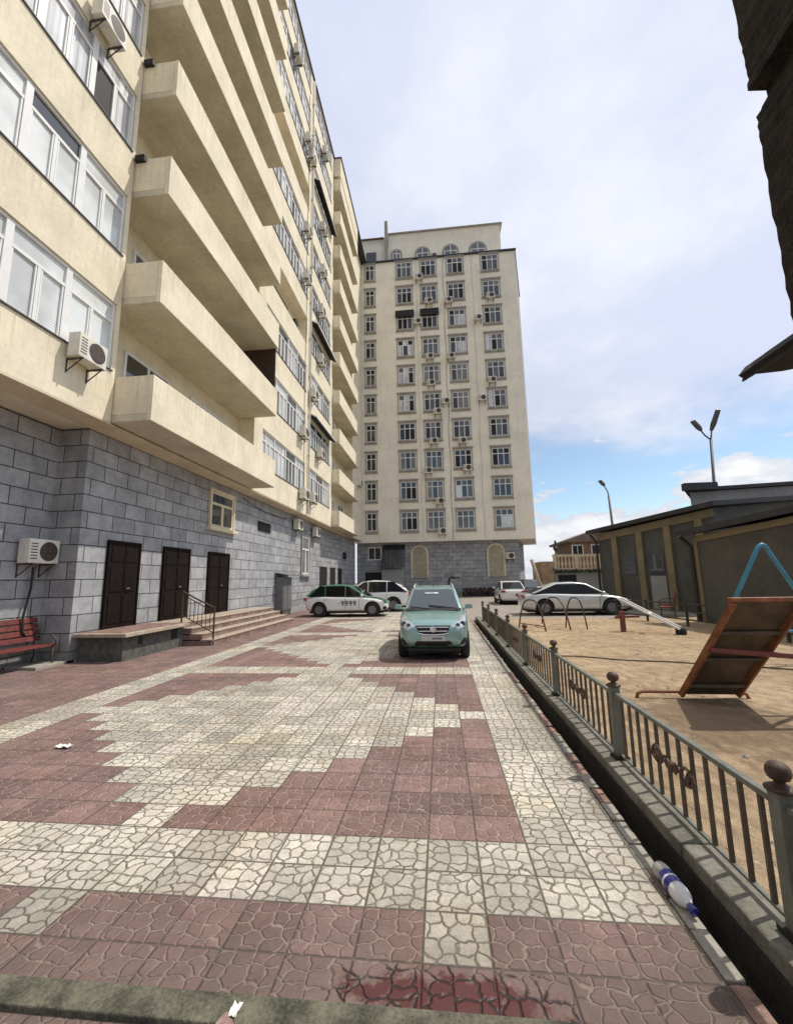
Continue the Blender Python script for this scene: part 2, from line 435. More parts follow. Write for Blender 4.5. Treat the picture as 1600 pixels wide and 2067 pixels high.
tag(kb.build('kerb', 'kerbstone', bevel=.012), kind='structure')
sd = MB()
nx, ny = 56, 72
for a in range(nx + 1):
    for b_ in range(ny + 1):
        x = 1.545 + a * (9.25 / nx); y = -1 + b_ * (18.3 / ny)
        z = .05 + .012 * math.sin(x * 2.1 + y * .7) * math.sin(y * 1.7 - x) + random.uniform(-.004, .004)
        sd.vert((x, y, z))
for a in range(nx):
    for b_ in range(ny):
        k = a * (ny + 1) + b_; sd.face((k, k + ny + 1, k + ny + 2, k + 1))
tag(sd.build('sand', 'sand', smooth=True), kind='structure')
pb = MB()
for k in range(420):
    x = random.uniform(1.6, 8.5); y = random.uniform(1.6, 16.5); r = random.choice([.008, .01, .014, .02, .03]); h = .055
    n = 6; ring = [pb.vert((x + r * random.uniform(.7, 1.2) * math.cos(2 * PI * q / n), y + r * random.uniform(.7, 1.2) * math.sin(2 * PI * q / n), h - .01)) for q in range(n)]
    top = pb.vert((x, y, h + r * .6))
    for q in range(n): pb.face((ring[q], ring[(q + 1) % n], top))
tag(pb.build('pebbles', 'concrete'), kind='stuff')
rd = MB(); rd.quad((1.1, 17.3, .0), (60, 17.3, .0), (60, 60, .0), (1.1, 60, .0)); rd.quad((1.1, 17.3, -.2), (60, 17.3, -.2), (60, 17.3, 0), (1.1, 17.3, 0))
rd.quad((10.8, -5, 0), (60, -5, 0), (60, 17.3, 0), (10.8, 17.3, 0)); 
tag(rd.build('road', 'asphalt'), kind='structure')

# ------------------------------------------------------------------ left apartment block
F0, FH, NF = 5.29, 2.95, 10
XF, XB, XW, XR = -7.35, -6.40, -8.0, -8.75          # bay face, balcony face, stone wall, recessed stone wall
LB = thing('apartment_building', 'long cream apartment block with stacked balconies on a grey stone ground storey, at the left', 'building', (-8, 20, 0))
w = MB()
w.box(-22, -8.02, -4, 39.3, 5.27, 34.8)              # core
w.box(-22, XF - .012, -4, 8.38, 5.272, 5.34)         # bay floors
def spandrels(y0, y1, x=XF, skip=()):
    for n in range(NF + 1):
        zlo = F0 if n == 0 else F0 + FH * n - .09
        zhi = F0 + FH * n + 1.20 if n < NF else 34.8
        w.box(-8.05, x, y0, y1, zlo, zhi)
def pier(y0, y1, x=XF): w.box(-8.04, x - .004, y0, y1, F0 + .01, 34.79)
spandrels(-4, 8.30); pier(8.301, 8.42)
spandrels(15.80, 22.55); pier(15.72, 16.55); pier(22.2, 22.9)
spandrels(22.9, 28.0); pier(27.45, 28.06)
pier(35.0, 39.3)
w.box(-8.05, -6.80, 28.07, 34.97, 33.2, 34.79)
w.build('wall', 'plaster', LB)
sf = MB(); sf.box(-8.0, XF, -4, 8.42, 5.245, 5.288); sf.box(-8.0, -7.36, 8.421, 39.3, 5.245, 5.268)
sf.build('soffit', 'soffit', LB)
stn = MB(); stn.box(-22, XR, -4, 8.6, -.1, 5.244); stn.box(-22, XW, 8.6, 39.3, -.1, 5.244)
stn.build('stone_wall', 'stone', LB)
rf = MB(); rf.box(-22, XF + .10, -4, 28.02, 34.82, 34.90); rf.box(-22, -6.72, 28.03, 39.3, 34.82, 34.90)
rf.build('roof', 'roofdark', LB)

# balconies
def balcony(y0, y1, xf, n, mirror=False):
    z = F0 + .02 + FH * n; b = MB()
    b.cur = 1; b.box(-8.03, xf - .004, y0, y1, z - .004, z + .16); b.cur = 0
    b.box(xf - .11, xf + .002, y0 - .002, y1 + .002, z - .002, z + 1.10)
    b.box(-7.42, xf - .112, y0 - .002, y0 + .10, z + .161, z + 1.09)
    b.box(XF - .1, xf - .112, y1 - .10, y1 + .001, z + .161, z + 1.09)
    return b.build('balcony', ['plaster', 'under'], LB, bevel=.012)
strips = []
def strip(y0, y1, n, x=XF, units=3, per=2, kinds=('g_blind',), tr=.72, z0=None, z1=None, mull=.11, parent=LB, wts=None, open_at=None):
    """one ribbon window: frame mesh with its panes as child"""
    z0 = F0 + FH * n + 1.21 if z0 is None else z0
    z1 = F0 + FH * n + 2.85 if z1 is None else z1
    fr = MB(); xo, xi = x - .045, x - .12
    t = .055
    fr.box(xi, xo, y0, y1, z0, z0 + t); fr.box(xi, xo, y0, y1, z1 - t, z1)
    fr.box(xi, xo - .002, y0, y0 + t, z0 + t, z1 - t); fr.box(xi, xo - .002, y1 - t, y1, z0 + t, z1 - t)
    uw = (y1 - y0) / units; ztr = z0 + (z1 - z0) * tr
    pn = MB(); ks = list(dict.fromkeys(list(kinds) + ['g_dark', 'black']))
    for u in range(units):
        a = y0 + u * uw; b = a + uw
        if u: fr.box(xi + .002, xo + .004, a - mull / 2, a + mull / 2, z0 + t, z1 - t)
        aa = a + (mull / 2 if u else t); bb = b - (mull / 2 if u < units - 1 else t)
        fr.box(xi + .004, xo - .004, aa, bb, ztr - .035, ztr + .035)
        pw = (bb - aa) / per
        # transom pane
        k = random.choices(kinds, wts)[0]; pn.cur = ks.index(k if random.random() < .6 else 'g_dark' if random.random() < .35 else k)
        xg = xi + .03
        pn.quad((xg, aa, ztr + .035), (xg, bb, ztr + .035), (xg, bb, z1 - t), (xg, aa, z1 - t))
        for p in range(per):
            c = aa + p * pw; d = c + pw
            if p: fr.box(xi + .006, xo - .006, c - .035, c + .035, z0 + t, ztr - .035)
            c2 = c + (.035 if p else 0); d2 = d - (.035 if p < per - 1 else 0)
            k2 = k if random.random() < .7 else random.choices(kinds, wts)[0]
            if open_at == (u, p): k2 = 'black'
            pn.cur = ks.index(k2)
            tilt = random.uniform(-.006, .006)
            pn.quad((xg + tilt, c2, z0 + t), (xg - tilt, d2, z0 + t), (xg - tilt, d2, ztr - .035), (xg + tilt, c2, ztr - .035))
            # sash edge
            if random.random() < .7:
                s0, s1 = c2 + .012, d2 - .012
                fr.box(xi + .03, xo - .012, s0, s0 + .03, z0 + t + .01, ztr - .045); fr.box(xi + .03, xo - .012, s1 - .03, s1, z0 + t + .01, ztr - .045)
    f = fr.build('window', 'white_pvc', parent)
    pn.build('pane', ks, f)
    # thin dark sill flashing
    s = MB(); s.box(x - .05, x + .035, y0 - .02, y1 + .02, z0 - .03, z0 - .002)
    s.build('sill', 'steel', f)
    return f
for n in range(NF):
    kinds = {0: ('g_blind', 'g_blind', 'g_white'), 1: ('g_blind', 'g_blind', 'g_white', 'g_grey'), 2: ('g_white', 'g_white', 'g_white', 'g_grey'), 3: ('g_white', 'g_white', 'g_grey')}.get(n, ('g_white', 'g_mid', 'g_grey'))
    strip(3.42, 8.29, n, units=4, kinds=kinds, mull=.14, open_at={2: (3, 0), 5: (2, 1)}.get(n))
    LOG = n in (3, 6)
    if not LOG:
        strip(16.56, 22.19, n, units=4, per=3, kinds=('g_mid', 'g_white', 'g_grey', 'g_blind'), mull=.07, open_at={1: (0, 1), 2: (3, 1), 5: (2, 0)}.get(n))
    else:
        d = MB(); d.box(-7.99, -7.94, 18.0, 20.6, F0 + FH * n + .6, F0 + FH * n + 2.5); d.build('window', 'g_dark', LB)
        h = MB(); h.lathe([(.22, 0), (.24, .02), (.24, .3), (.2, .32)], (-7.9, 21.1, F0 + FH * n + 1.9), 'x', 14); h.build('vent_hood', 'black', LB)
    strip(22.91, 27.44, n, units=3, per=3, kinds=('g_dark', 'g_green') if n in (1, 3, 6) else ('g_mid', 'g_grey', 'g_dark', 'g_white'), mull=.07)
    if n in (0, 1, 2, 3, 4, 5, 6, 7, 8, 9):
        balcony(8.45, 15.66, XB, n); balcony(28.08, 34.96, -6.80, n)
    # recess openings behind the balconies
    for (a, b_) in ((9.4, 11.2), (12.3, 14.6), (29.5, 31.2), (32.4, 34.2)):
        z0 = F0 + FH * n + .2
        fr = MB(); z1 = z0 + 2.2; x = -8.02
        for (p, q, r, s_) in ((a, a + .07, z0, z1), (b_ - .07, b_, z0, z1), (a + .07, b_ - .07, z1 - .07, z1), (a + .07, b_ - .07, z0 + .9, z0 + .96), ((a + b_) / 2 - .04, (a + b_) / 2 + .04, z0 + .96, z1 - .07)):
            fr.box(x, x + .06, p, q, r, s_)
        f = fr.build('window', 'white_pvc', LB)
        pn = MB(); pn.quad((x + .025, a + .02, z0 + .02), (x + .025, b_ - .02, z0 + .02), (x + .025, b_ - .02, z1 - .02), (x + .025, a + .02, z1 - .02))
        pn.build('pane', random.choice(['g_dark', 'g_mid', 'g_white']), f)
# small things on the facade that belong to it
for n in (2, 3):
    db = MB(); db.box(-7.32, -7.06, 8.36, 8.445, F0 + FH * n + 1.0, F0 + FH * n + 1.16); db.build('drain_box', 'black', LB)
dp = MB(); dp.tube([(-7.26, 22.62, 5.4), (-7.26, 22.62, 34.6)], .055, 8)
for k in range(12): dp.box(-7.36, -7.2, 22.55, 22.69, 6.3 + k * 2.4, 6.36 + k * 2.4)
dp.build('downpipe', 'pipe', LB)
# brown screen closing the end of one balcony
sc = MB(); sc.box(-7.99, -6.5, 15.58, 15.655, F0 + FH + .2, F0 + FH * 2 - .01); sc.build('screen', mat('brown_screen', (.05, .026, .016), .8, .2, 4), LB)
# dark awnings over the third bay
for zt in (17.35, 11.35, 27.5):
    a = MB(); a.prism([(-7.34, 22.95, zt), (-7.34, 22.95, zt - .10), (-6.93, 22.95, zt - .34), (-6.93, 22.95, zt - .24)], (0, 4.5, 0))
    aw = a.build('awning', 'awning', LB)
    v = MB(); v.prism([(-7.33, 22.96, zt + .012), (-6.92, 22.96, zt - .228), (-6.92, 22.96, zt - .15), (-7.33, 22.96, zt + .10)], (0, 4.5, 0)); v.build('awning_cover', 'satwhite', aw)
for (a, b_, z, sag) in ((16.2, 22.3, 5.05, .25), (22.5, 25.8, 4.9, .3), (26.0, 33.5, 5.0, .35)):
    cbl = MB(); cbl.tube([(XW + .05, a + (b_ - a) * q / 10, z - sag * math.sin(PI * q / 10)) for q in range(11)], .012, 6); cbl.build('cable', 'black', LB)
cbl = MB(); cbl.tube([(XF + .03, 21.9 + .05 * math.sin(q), 5.4 + q * 1.5) for q in range(19)], .012, 6); cbl.build('cable', 'black', LB)
# ground-storey doors
for (a, b_) in ((9.45, 10.46), (11.52, 12.72), (13.92, 15.26)):
    d = MB(); d.box(XW, XW + .05, a, b_, .60, 2.66)
    fr = MB(); fr.box(XW, XW + .075, a - .05, a - .002, .6, 2.72); fr.box(XW, XW + .075, b_ + .002, b_ + .05, .6, 2.72); fr.box(XW, XW + .075, a, b_, 2.662, 2.72)
    o = d.build('door', 'door', LB)
    pn = MB()
    m_ = (a + b_) / 2
    for (p, q) in ((a + .07, m_ - .04), (m_ + .04, b_ - .07)):
        for (r, s_) in ((.72, 1.35), (1.47, 2.1), (2.2, 2.56)): pn.box(XW + .05, XW + .066, p, q, r, s_)
    pn.box(XW + .05, XW + .062, m_ - .008, m_ + .008, .6, 2.66)
    pn.build('door_panel', 'door', o, bevel=.008)
    fr.build('door_frame', 'door', o)
    h = MB(); h.tube([(XW + .06, m_ + .07, 1.55), (XW + .11, m_ + .07, 1.55), (XW + .11, m_ + .17, 1.55)], .012, 6); h.build('door_handle', 'chrome', o)
for (a, b_) in ((27.6, 29.15), (30.25, 31.5), (32.6, 33.6)):
    d = MB(); d.box(XW, XW + .03, a, b_, .05, 2.55); o = d.build('door', 'black', LB)
    fr = MB(); fr.box(XW, XW + .06, a - .05, a - .001, .05, 2.6); fr.box(XW, XW + .06, b_ + .001, b_ + .05, .05, 2.6); fr.box(XW, XW + .06, a, b_, 2.551, 2.6); fr.build('door_frame', 'steel', o)
# framed window above the doors
def wall_window(y0, y1, z0, z1, trim, frame, glass, x=XW, sill=True):
    t = MB(); tw = .09
    t.box(x, x + .09, y0 - tw, y0, z0 - .02, z1 + tw); t.box(x, x + .09, y1, y1 + tw, z0 - .02, z1 + tw); t.box(x, x + .088, y0, y1, z1, z1 + tw)
    o = t.build('window', trim, LB, bevel=.008)
    if sill:
        s_ = MB(); s_.box(x, x + .19, y0 - tw - .1, y1 + tw + .1, z0 - .14, z0 - .021); s_.build('sill', trim, o, bevel=.01)
    f = MB(); m_ = (y0 + y1) / 2; zt = z0 + (z1 - z0) * .66
    f.box(x, x + .05, y0, y0 + .09, z0, z1); f.box(x, x + .05, y1 - .09, y1, z0, z1); f.box(x, x + .05, y0 + .09, y1 - .09, z1 - .08, z1); f.box(x, x + .05, y0 + .09, y1 - .09, z0, z0 + .08)
    f.box(x, x + .06, y0 + .09, y1 - .09, zt - .045, zt + .045); f.box(x, x + .055, m_ - .07, m_ + .07, z0 + .08, zt - .045)
    f.build('frame', frame, o)
    p = MB(); p.quad((x + .02, y0, z0), (x + .02, y1, z0), (x + .02, y1, z1), (x + .02, y0, z1)); p.build('pane', glass, o)
wall_window(13.85, 15.45, 3.62, 4.88, 'cream_trim', 'cream_trim', 'g_dark')
wall_window(23.75, 25.1, 2.05, 4.25, 'far_trim', 'white_pvc', 'g_grey')
v = MB(); v.box(XW, XW + .02, 17.8, 19.2, 3.92, 4.34)
for k in range(5): v.prism([(XW + .02, 17.84, 3.96 + k * .08), (XW + .06, 17.84, 3.94 + k * .08), (XW + .06, 17.84, 3.955 + k * .08), (XW + .02, 17.84, 3.99 + k * .08)], (0, 1.32, 0))
v.build('vent', 'black', LB)
wl = MB(); wl.box(XW, XW + .12, 34.2, 35.1, 3.4, 3.95); wl.build('vent', 'black', LB)
sp = MB(); sp.box(XW + .001, XW + .10, 15.4, 39.2, -.05, .26); sp.build('plinth', 'plaster_grey', LB)

# platform with stairs
PF = thing('entrance_platform', 'raised concrete platform with pale slab and tiled steps in front of the brown doors', 'platform', (-7, 12, 0))
b = MB(); b.box(-7.99, -6.92, 8.82, 11.02, -.02, .52); b.build('base', 'granite', PF)
b = MB(); b.box(-7.995, -6.74, 8.66, 11.03, .521, .60); b.build('slab', 'stepnose', PF, bevel=.01)
b = MB(); b.box(-7.985, -6.9, 8.8, 11.0, .601, .606); b.build('tiling', 'steptile', PF)
b = MB(); h = MB()
for k, (x1, z) in enumerate(((-7.02, .60), (-6.72, .45), (-6.42, .30), (-6.12, .15))):
    b.box(-7.99, x1, 11.035, 17.4 - k * .02, -.02 if k == 3 else z - .15, z - .03)
    h.box(-7.99 if k == 0 else x1 - .33, x1 + .02, 11.034, 17.42 - k * .02, z - .0295, z)
b.build('step', 'steptile', PF); h.build('tread', ['stepnose'], PF, bevel=.008)
for v_ in ((9.3, 9.42, .3, .45), (10.5, 10.72, .25, .48)):
    h = MB(); h.box(-6.93, -6.90, *v_); h.build('vent', 'black', PF)
RL = thing('stair_railing', 'short dark metal stair railing with vertical bars at the end of the platform', 'railing', (-6.6, 11.1, 0))
r = MB(); r.tube([(-7.05, 11.1, 1.42), (-6.12, 11.1, .97)], .024, 8); r.tube([(-7.05, 11.1, 1.34), (-6.12, 11.1, .86)], .014, 6); r.tube([(-7.05, 11.1, .80), (-6.12, 11.1, .32)], .014, 6)
r.build('rail', 'bronze', RL)
for (x, z0, z1) in ((-7.05, .6, 1.45), (-6.12, .0, 1.02)):
    r = MB(); r.tube([(x, 11.1, z0), (x, 11.1, z1)], .024, 8); r.build('post', 'bronze', RL)
r = MB()
for k in range(1, 8):
    x = -7.05 + .93 * k / 8; z = .80 - .48 * k / 8
    r.tube([(x, 11.1, z), (x, 11.1, z + .54)], .009, 6)
r.build('bars', 'bronze', RL)

# grey steel cabinet
CB = thing('metal_cabinet', 'narrow grey steel cabinet with small canopy against the stone wall', 'cabinet', (-7.8, 20.6, 0))
b = MB(); b.box(-7.99, -7.6, 20.0, 21.2, .25, 1.86); b.build('body', 'cabinet', CB, bevel=.02)
b = MB(); b.box(-7.98, -7.62, 20.04, 21.16, 0, .249); b.build('base', 'concrete_dark', CB)
b = MB(); b.box(-7.6, -7.585, 20.08, 20.58, .32, 1.78); b.box(-7.6, -7.585, 20.62, 21.12, .32, 1.78); b.build('door', 'cabinet', CB, bevel=.006)
b = MB(); b.prism([(-7.99, 19.9, 2.05), (-7.3, 19.9, 1.93), (-7.3, 19.9, 1.96), (-7.99, 19.9, 2.09)], (0, 1.9, 0)); b.build('canopy', 'cabinet', CB)

# ------------------------------------------------------------------ air conditioners
def make_ac():
    t = thing('air_conditioner', 'tmp', 'air conditioner', (0, 0, 0))
    b = MB(); b.box(0, .30, -.40, .40, 0, .58); b.build('casing', 'ac', t, True, bevel=.02)
    b = MB()
    b.lathe([(.235, .300), (.235, .308), (.02, .312)], (0, .10, .29), 'x', 20)
    b.build('fan_grille', 'acfan', t, True)
    b = MB()
    for k in range(6): b.box(.301, .3035, -.36, -.19, .10 + k * .07, .125 + k * .07)
    b.build('louvre', 'acfan', t, True)
    for y in (-.28, .28):
        b = MB()
        b.box(-.12, .31, y - .018, y + .018, -.035, -.001); b.box(-.12, -.09, y - .018, y + .018, -.34, -.034)
        b.bar((-.1, y, -.32), (.28, y, -.03), .02, .02)
        b.build('bracket', 'steel', t, True)
    return t
AC0 = make_ac(); used = [False]
ORD = ['first', 'second', 'third', 'fourth', 'fifth', 'sixth', 'seventh', 'eighth', 'ninth', 'tenth']
def ac(loc, rz, label, group, scale=1.):
    if not used[0]:
        t = AC0; used[0] = True
    else:
        t = AC0.copy(); C.objects.link(t)
        for ch in AC0.children:
            c = ch.copy(); C.objects.link(c); c.parent = t
    t.location = loc; t.rotation_euler = (0, 0, rz); t.scale = (scale,) * 3
    tag(t, label, 'air conditioner', group); return t
gl = 'air conditioners on the balcony block'
ac((XF + .09, 7.42, 6.17), 0, 'cream air conditioner under the lowest ribbon window, left of the first balcony', gl, .88)
ac((XR + .09, 8.2, 2.12), 0, 'cream air conditioner low on the stone wall above the red bench', gl, .88)
ac((XF + .09, 7.08, 14.1), 0, 'air conditioner at the fourth-storey window, top left of the balcony block', gl, .9)
for (y, z, l) in ((21.3, 9.35, 'air conditioner left of the pale downpipe, below the second-storey ribbon window'),
                  (24.5, 9.1, 'air conditioner right of the downpipe under the lower dark awning'),
                  (21.5, 5.95, 'air conditioner left of the downpipe, lowest on the facade above the soffit'),
                  (23.1, 6.05, 'air conditioner just right of the downpipe, lowest on the facade above the soffit'),
                  (21.3, 21.8, 'air conditioner left of the downpipe at the sixth storey'),
                  (24.7, 25.0, 'air conditioner right of the downpipe at the seventh storey beside the top awning'),
                  (21.4, 18.8, 'air conditioner left of the downpipe at the fifth storey'),
                  (24.7, 21.8, 'air conditioner right of the downpipe at the sixth storey'),
                  (24.4, 18.7, 'air conditioner right of the downpipe above the middle awning'),
                  (24.5, 15.3, 'air conditioner right of the downpipe just under the middle awning'),
                  (23.0, 12.3, 'air conditioner close beside the downpipe above the lower awning'),
                  (19.1, 31.2, 'air conditioner highest up and nearest on the facade under the roof edge'),
                  (21.4, 28.1, 'air conditioner left of the downpipe at the eighth storey'),
                  (24.9, 31.3, 'air conditioner right of the downpipe at the top storey'),
                  (22.0, 27.6, 'air conditioner hard against the downpipe at the eighth storey')):
    ac((XF + .09, y, z), 0, l, gl)
ac((-6.72, 34.4, 9.5), 0, 'air conditioner on the far end of the distant balcony stack', gl)
ac((XW + .09, 22.5, 4.45), 0, 'air conditioner tucked under the soffit on the stone wall, nearer of two', gl)
ac((XW + .09, 25.9, 4.4), 0, 'air conditioner tucked under the soffit on the stone wall, farther of two', gl)
hs = MB(); hs.tube([(XR + .12, 8.2, 2.05), (XR + .10, 8.22, 1.6), (XR + .1, 8.12, 1.0), (XR + .16, 8.1, .7), (XR + .1, 8.3, .5)], .022, 8)
tag(hs.build('drain_hose', 'black'), 'black drain hose hanging from the air conditioner above the red bench', 'hose')

# ------------------------------------------------------------------ bench (left)
def bench(name, label, loc, rz, L, wood, group=None):
    t = thing(name, label, 'bench', loc, rz, group)
    b = MB()
    for k in range(4): b.box(.04 + k * .115, .14 + k * .115, -L / 2, L / 2, .40, .43)
    b.build('seat', wood, t, True, bevel=.006)
    b = MB()
    for k in range(4):
        x = .02 - k * .035; z = .50 + k * .125
        b.prism([(x, -L / 2, z), (x + .028, -L / 2, z + .006), (x, -L / 2, z + .105), (x - .028, -L / 2, z + .099)], (0, L, 0))
    b.build('backrest', wood, t, True)
    for y in (-L / 2 + .12, L / 2 - .12):
        f = MB(); f.tube([(.50, y, 0), (.46, y, .2), (.48, y, .39)], .02, 8); f.tube([(-.02, y, 0), (.05, y, .22), (.03, y, .42), (-.12, y, 1.0)], .02, 8)
        f.tube([(.04, y, .39), (.48, y, .39)], .018, 8); f.build('leg', 'darkgreen', t, True, smooth=True)
        a = MB(); a.tube([(-.02, y, .64), (.2, y, .66), (.42, y, .62), (.52, y, .54), (.54, y, .46), (.49, y, .41)], .016, 8); a.build('armrest', 'darkgreen', t, True, smooth=True)
    return t
bench('park_bench', 'red slatted bench with scrolled iron armrests against the stone wall', (-8.62, 7.05, 0.0), 0, 2.9, 'redwood')
ld = MB(); ld.box(-8.7, -8.0, 7.9, 8.78, -.02, .06); tag(ld.build('concrete_slab', 'concrete', bevel=.01), 'low concrete slab on the paving between red bench and platform', 'slab')

# ------------------------------------------------------------------ far apartment block
FB = thing('apartment_building', 'pale cream high-rise with grey framed windows and arched penthouse closing the far end', 'building', (0, 42, 0))
YF = 39.5
w = MB(); w.cur = 0
zb, zt = 5.12, 34.72
P = [(-8.0, YF), (8.62, YF), (10.4, 47.), (-8.0, 54)]
def wall_poly(mb, P, z0, z1, mats):
    n = len(P)
    for k in range(n):
        a, b2 = P[k], P[(k + 1) % n]; mb.cur = mats[k]
        mb.quad((a[0], a[1], z0), (b2[0], b2[1], z0), (b2[0], b2[1], z1), (a[0], a[1], z1))
    mb.cur = mats[0]
    mb.poly([(p[0], p[1], z0) for p in P]); mb.poly([(p[0], p[1], z1) for p in P])
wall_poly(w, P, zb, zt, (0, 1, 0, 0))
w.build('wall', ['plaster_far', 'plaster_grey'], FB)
w = MB(); wall_poly(w, [(-7.99, 40.25), (7.25, 40.25), (8.9, 46.5), (-7.99, 53)], -.1, zb - .01, (0, 0, 0, 0)); w.build('stone_wall', 'stone', FB)
w = MB(); w.box(-8.2, 8.72, YF - .18, YF + .1, zt + .001, zt + .16); w.prism([(8.62, YF + .11, zt + .001), (8.72, YF + .11, zt + .001), (10.5, 47, zt + .001), (10.4, 47, zt + .001)], (0, 0, .10)); w.build('cornice', 'roofdark', FB)
w = MB()
for z in (8.55, 14.45, 20.35, 26.25): pass
PH = MB(); PH.box(-4.55, 7.55, 41.0, 50, zt + .001, 39.3); PH.build('penthouse', 'plaster_far', FB)
PH = MB(); PH.box(-8., -4.9, 41.0, 50, zt + .002, 38.9); PH.build('penthouse', 'plaster_far', FB)
PH = MB(); PH.prism([(-4.75, 40.8, 39.301), (7.8, 40.8, 39.301), (7.8, 40.8, 39.42), (-4.75, 40.8, 39.42)], (0, 9, 0)); PH.build('roof', 'far_trim', FB)
PH = MB(); PH.prism([(-8.1, 40.7, 38.901), (-8.1, 43.5, 38.901), (-8.1, 43.5, 40.4)], (3.1, 0, 0)); PH.build('roof', mat('brown_roof_sheet', (.20, .12, .06), .8, .2, 2), FB)
PH = MB(); PH.box(-4.88, -4.56, 40.4, 40.98, zt, 40.6); PH.build('chimney', 'far_trim', FB)
# window types (mesh shared between copies)
def far_window(wd, ht, glass, nm=3):
    root = MB(); t = .11
    root.box(-wd / 2 - t, wd / 2 + t, -.10, 0, ht, ht + .17); root.box(-wd / 2 - t - .08, wd / 2 + t + .08, -.16, 0, ht + .171, ht + .27)
    root.box(-wd / 2 - t, wd / 2 + t, -.14, 0, -.16, -.001); root.box(-wd / 2 - t - .05, wd / 2 + t + .05, -.09, 0, -.27, -.161)
    root.box(-wd / 2 - t, -wd / 2, -.07, 0, 0, ht - .001); root.box(wd / 2, wd / 2 + t, -.07, 0, 0, ht - .001)
    o = root.build('window', 'far_trim')
    f = MB(); zt_ = ht * .68
    f.box(-wd / 2, wd / 2, -.05, 0, 0, .07); f.box(-wd / 2, wd / 2, -.05, 0, ht - .07, ht - .002)
    for k in range(nm + 1):
        x = -wd / 2 + .035 + (wd - .07) * k / nm; f.box(x - .035, x + .035, -.048, 0, .07, ht - .07)
    f.box(-wd / 2 + .07, wd / 2 - .07, -.045, 0, zt_ - .035, zt_ + .035)
    fo = f.build('frame', 'white_pvc', o)
    p = MB(); ks = list(glass)
    for k in range(nm):
        x0 = -wd / 2 + wd * k / nm; x1 = x0 + wd / nm
        for (z0, z1) in ((0, zt_), (zt_, ht)):
            p.cur = random.randrange(len(ks)); p.quad((x0, -.02, z0), (x1, -.02, z0), (x1, -.02, z1), (x0, -.02, z1))
    po = p.build('pane', ks, o)
    return o
cols = [(-6.40, .95, 2), (-2.80, 1.55, 3), (-.28, 1.55, 3), (2.48, 1.6, 3), (6.02, 1.65, 3)]
protos = {}
gl_sets = [('g_dark', 'black', 'g_mid'), ('g_mid', 'g_grey', 'g_dark'), ('g_mid', 'g_white', 'g_dark', 'black'), ('g_grey', 'g_mid', 'g_dark'), ('g_white', 'g_mid', 'g_mid', 'black'), ('g_blind', 'g_mid', 'g_dark'), ('black', 'g_dark'), ('g_green', 'g_dark', 'g_mid')]
for ci, (cx, wd, nm) in enumerate(cols):
    for n in range(NF):
        s_ = random.choice((0, 6)) if ci == 0 else random.randrange(8)
        if n == 7 and ci in (1, 2): s_ = 0
        if n == 3 and ci == 4: s_ = 0
        key = (wd, s_)
        loc = Vector((cx, YF - .001, 6.22 + FH * n)) - wloc(FB)
        if key not in protos:
            o = far_window(wd, 1.72, gl_sets[s_], nm); o.parent = FB; o.location = loc; protos[key] = o
        else:
            o = inst(protos[key], FB, loc)
            for ch in protos[key].children: inst(ch, o, (0, 0, 0))
# dark enclosed pair of windows
for cx in (-2.8, -.28):
    b = MB(); b.box(cx - .95, cx + .95, YF - .34, YF - .18, 6.22 + FH * 7 + 1.25, 6.22 + FH * 7 + 1.95); b.build('shade_box', 'black', FB)
for cx_ in (-1.55, 1.25, 4.2):
    cb_ = MB(); cb_.tube([(cx_ + .06 * math.sin(q * 1.7), YF - .03, 5.2 + q * 1.55) for q in range(20)], .018, 5); cb_.build('cable', random.choice(['pipe', 'steel']), FB)
# arched penthouse windows
def arch_pts(cx, z0, wd, ht, n=10):
    r = wd / 2; zc = z0 + ht - r
    return [(cx - r, z0), (cx + r, z0)] + [(cx + r * math.cos(PI * k / n), zc + r * math.sin(PI * k / n)) for k in range(0, n + 1)]
def arch(cx, z0, wd, ht, y, trim, glass, tw=.16, mull=True):
    o_ = MB(); P1 = arch_pts(cx, z0, wd + 2 * tw, ht + tw); o_.prism([(p[0], y, p[1]) for p in P1], (0, -.10, 0)); o = o_.build('window', trim, FB)
    p = MB(); P2 = arch_pts(cx, z0 + .03, wd, ht - .03); p.prism([(q[0], y - .101, q[1]) for q in P2], (0, -.015, 0)); p.build('pane', glass, o)
    if mull:
        f = MB(); f.box(cx - .04, cx + .04, y - .15, y - .117, z0 + .03, z0 + ht - .02); f.box(cx - wd / 2, cx + wd / 2, y - .148, y - .118, z0 + ht - wd / 2 - .04, z0 + ht - wd / 2 + .04)
        f.box(cx - wd / 2, cx - wd / 2 + .08, y - .147, y - .117, z0 + .03, z0 + ht - wd / 2); f.box(cx + wd / 2 - .08, cx + wd / 2, y - .147, y - .117, z0 + .03, z0 + ht - wd / 2)
        f.build('frame', 'white_pvc', o)
for (cx, wd) in ((-3.65, .8), (-.82, 1.25), (2.2, 1.35), (5.1, 1.5)): arch(cx, 35.3, wd, 1.95, 41.0, 'far_trim', 'g_mid', .2)
b = MB(); b.box(-7.0, -5.9, 40.9, 41.0, 35.6, 37.3); b.build('window', 'g_dark', FB)
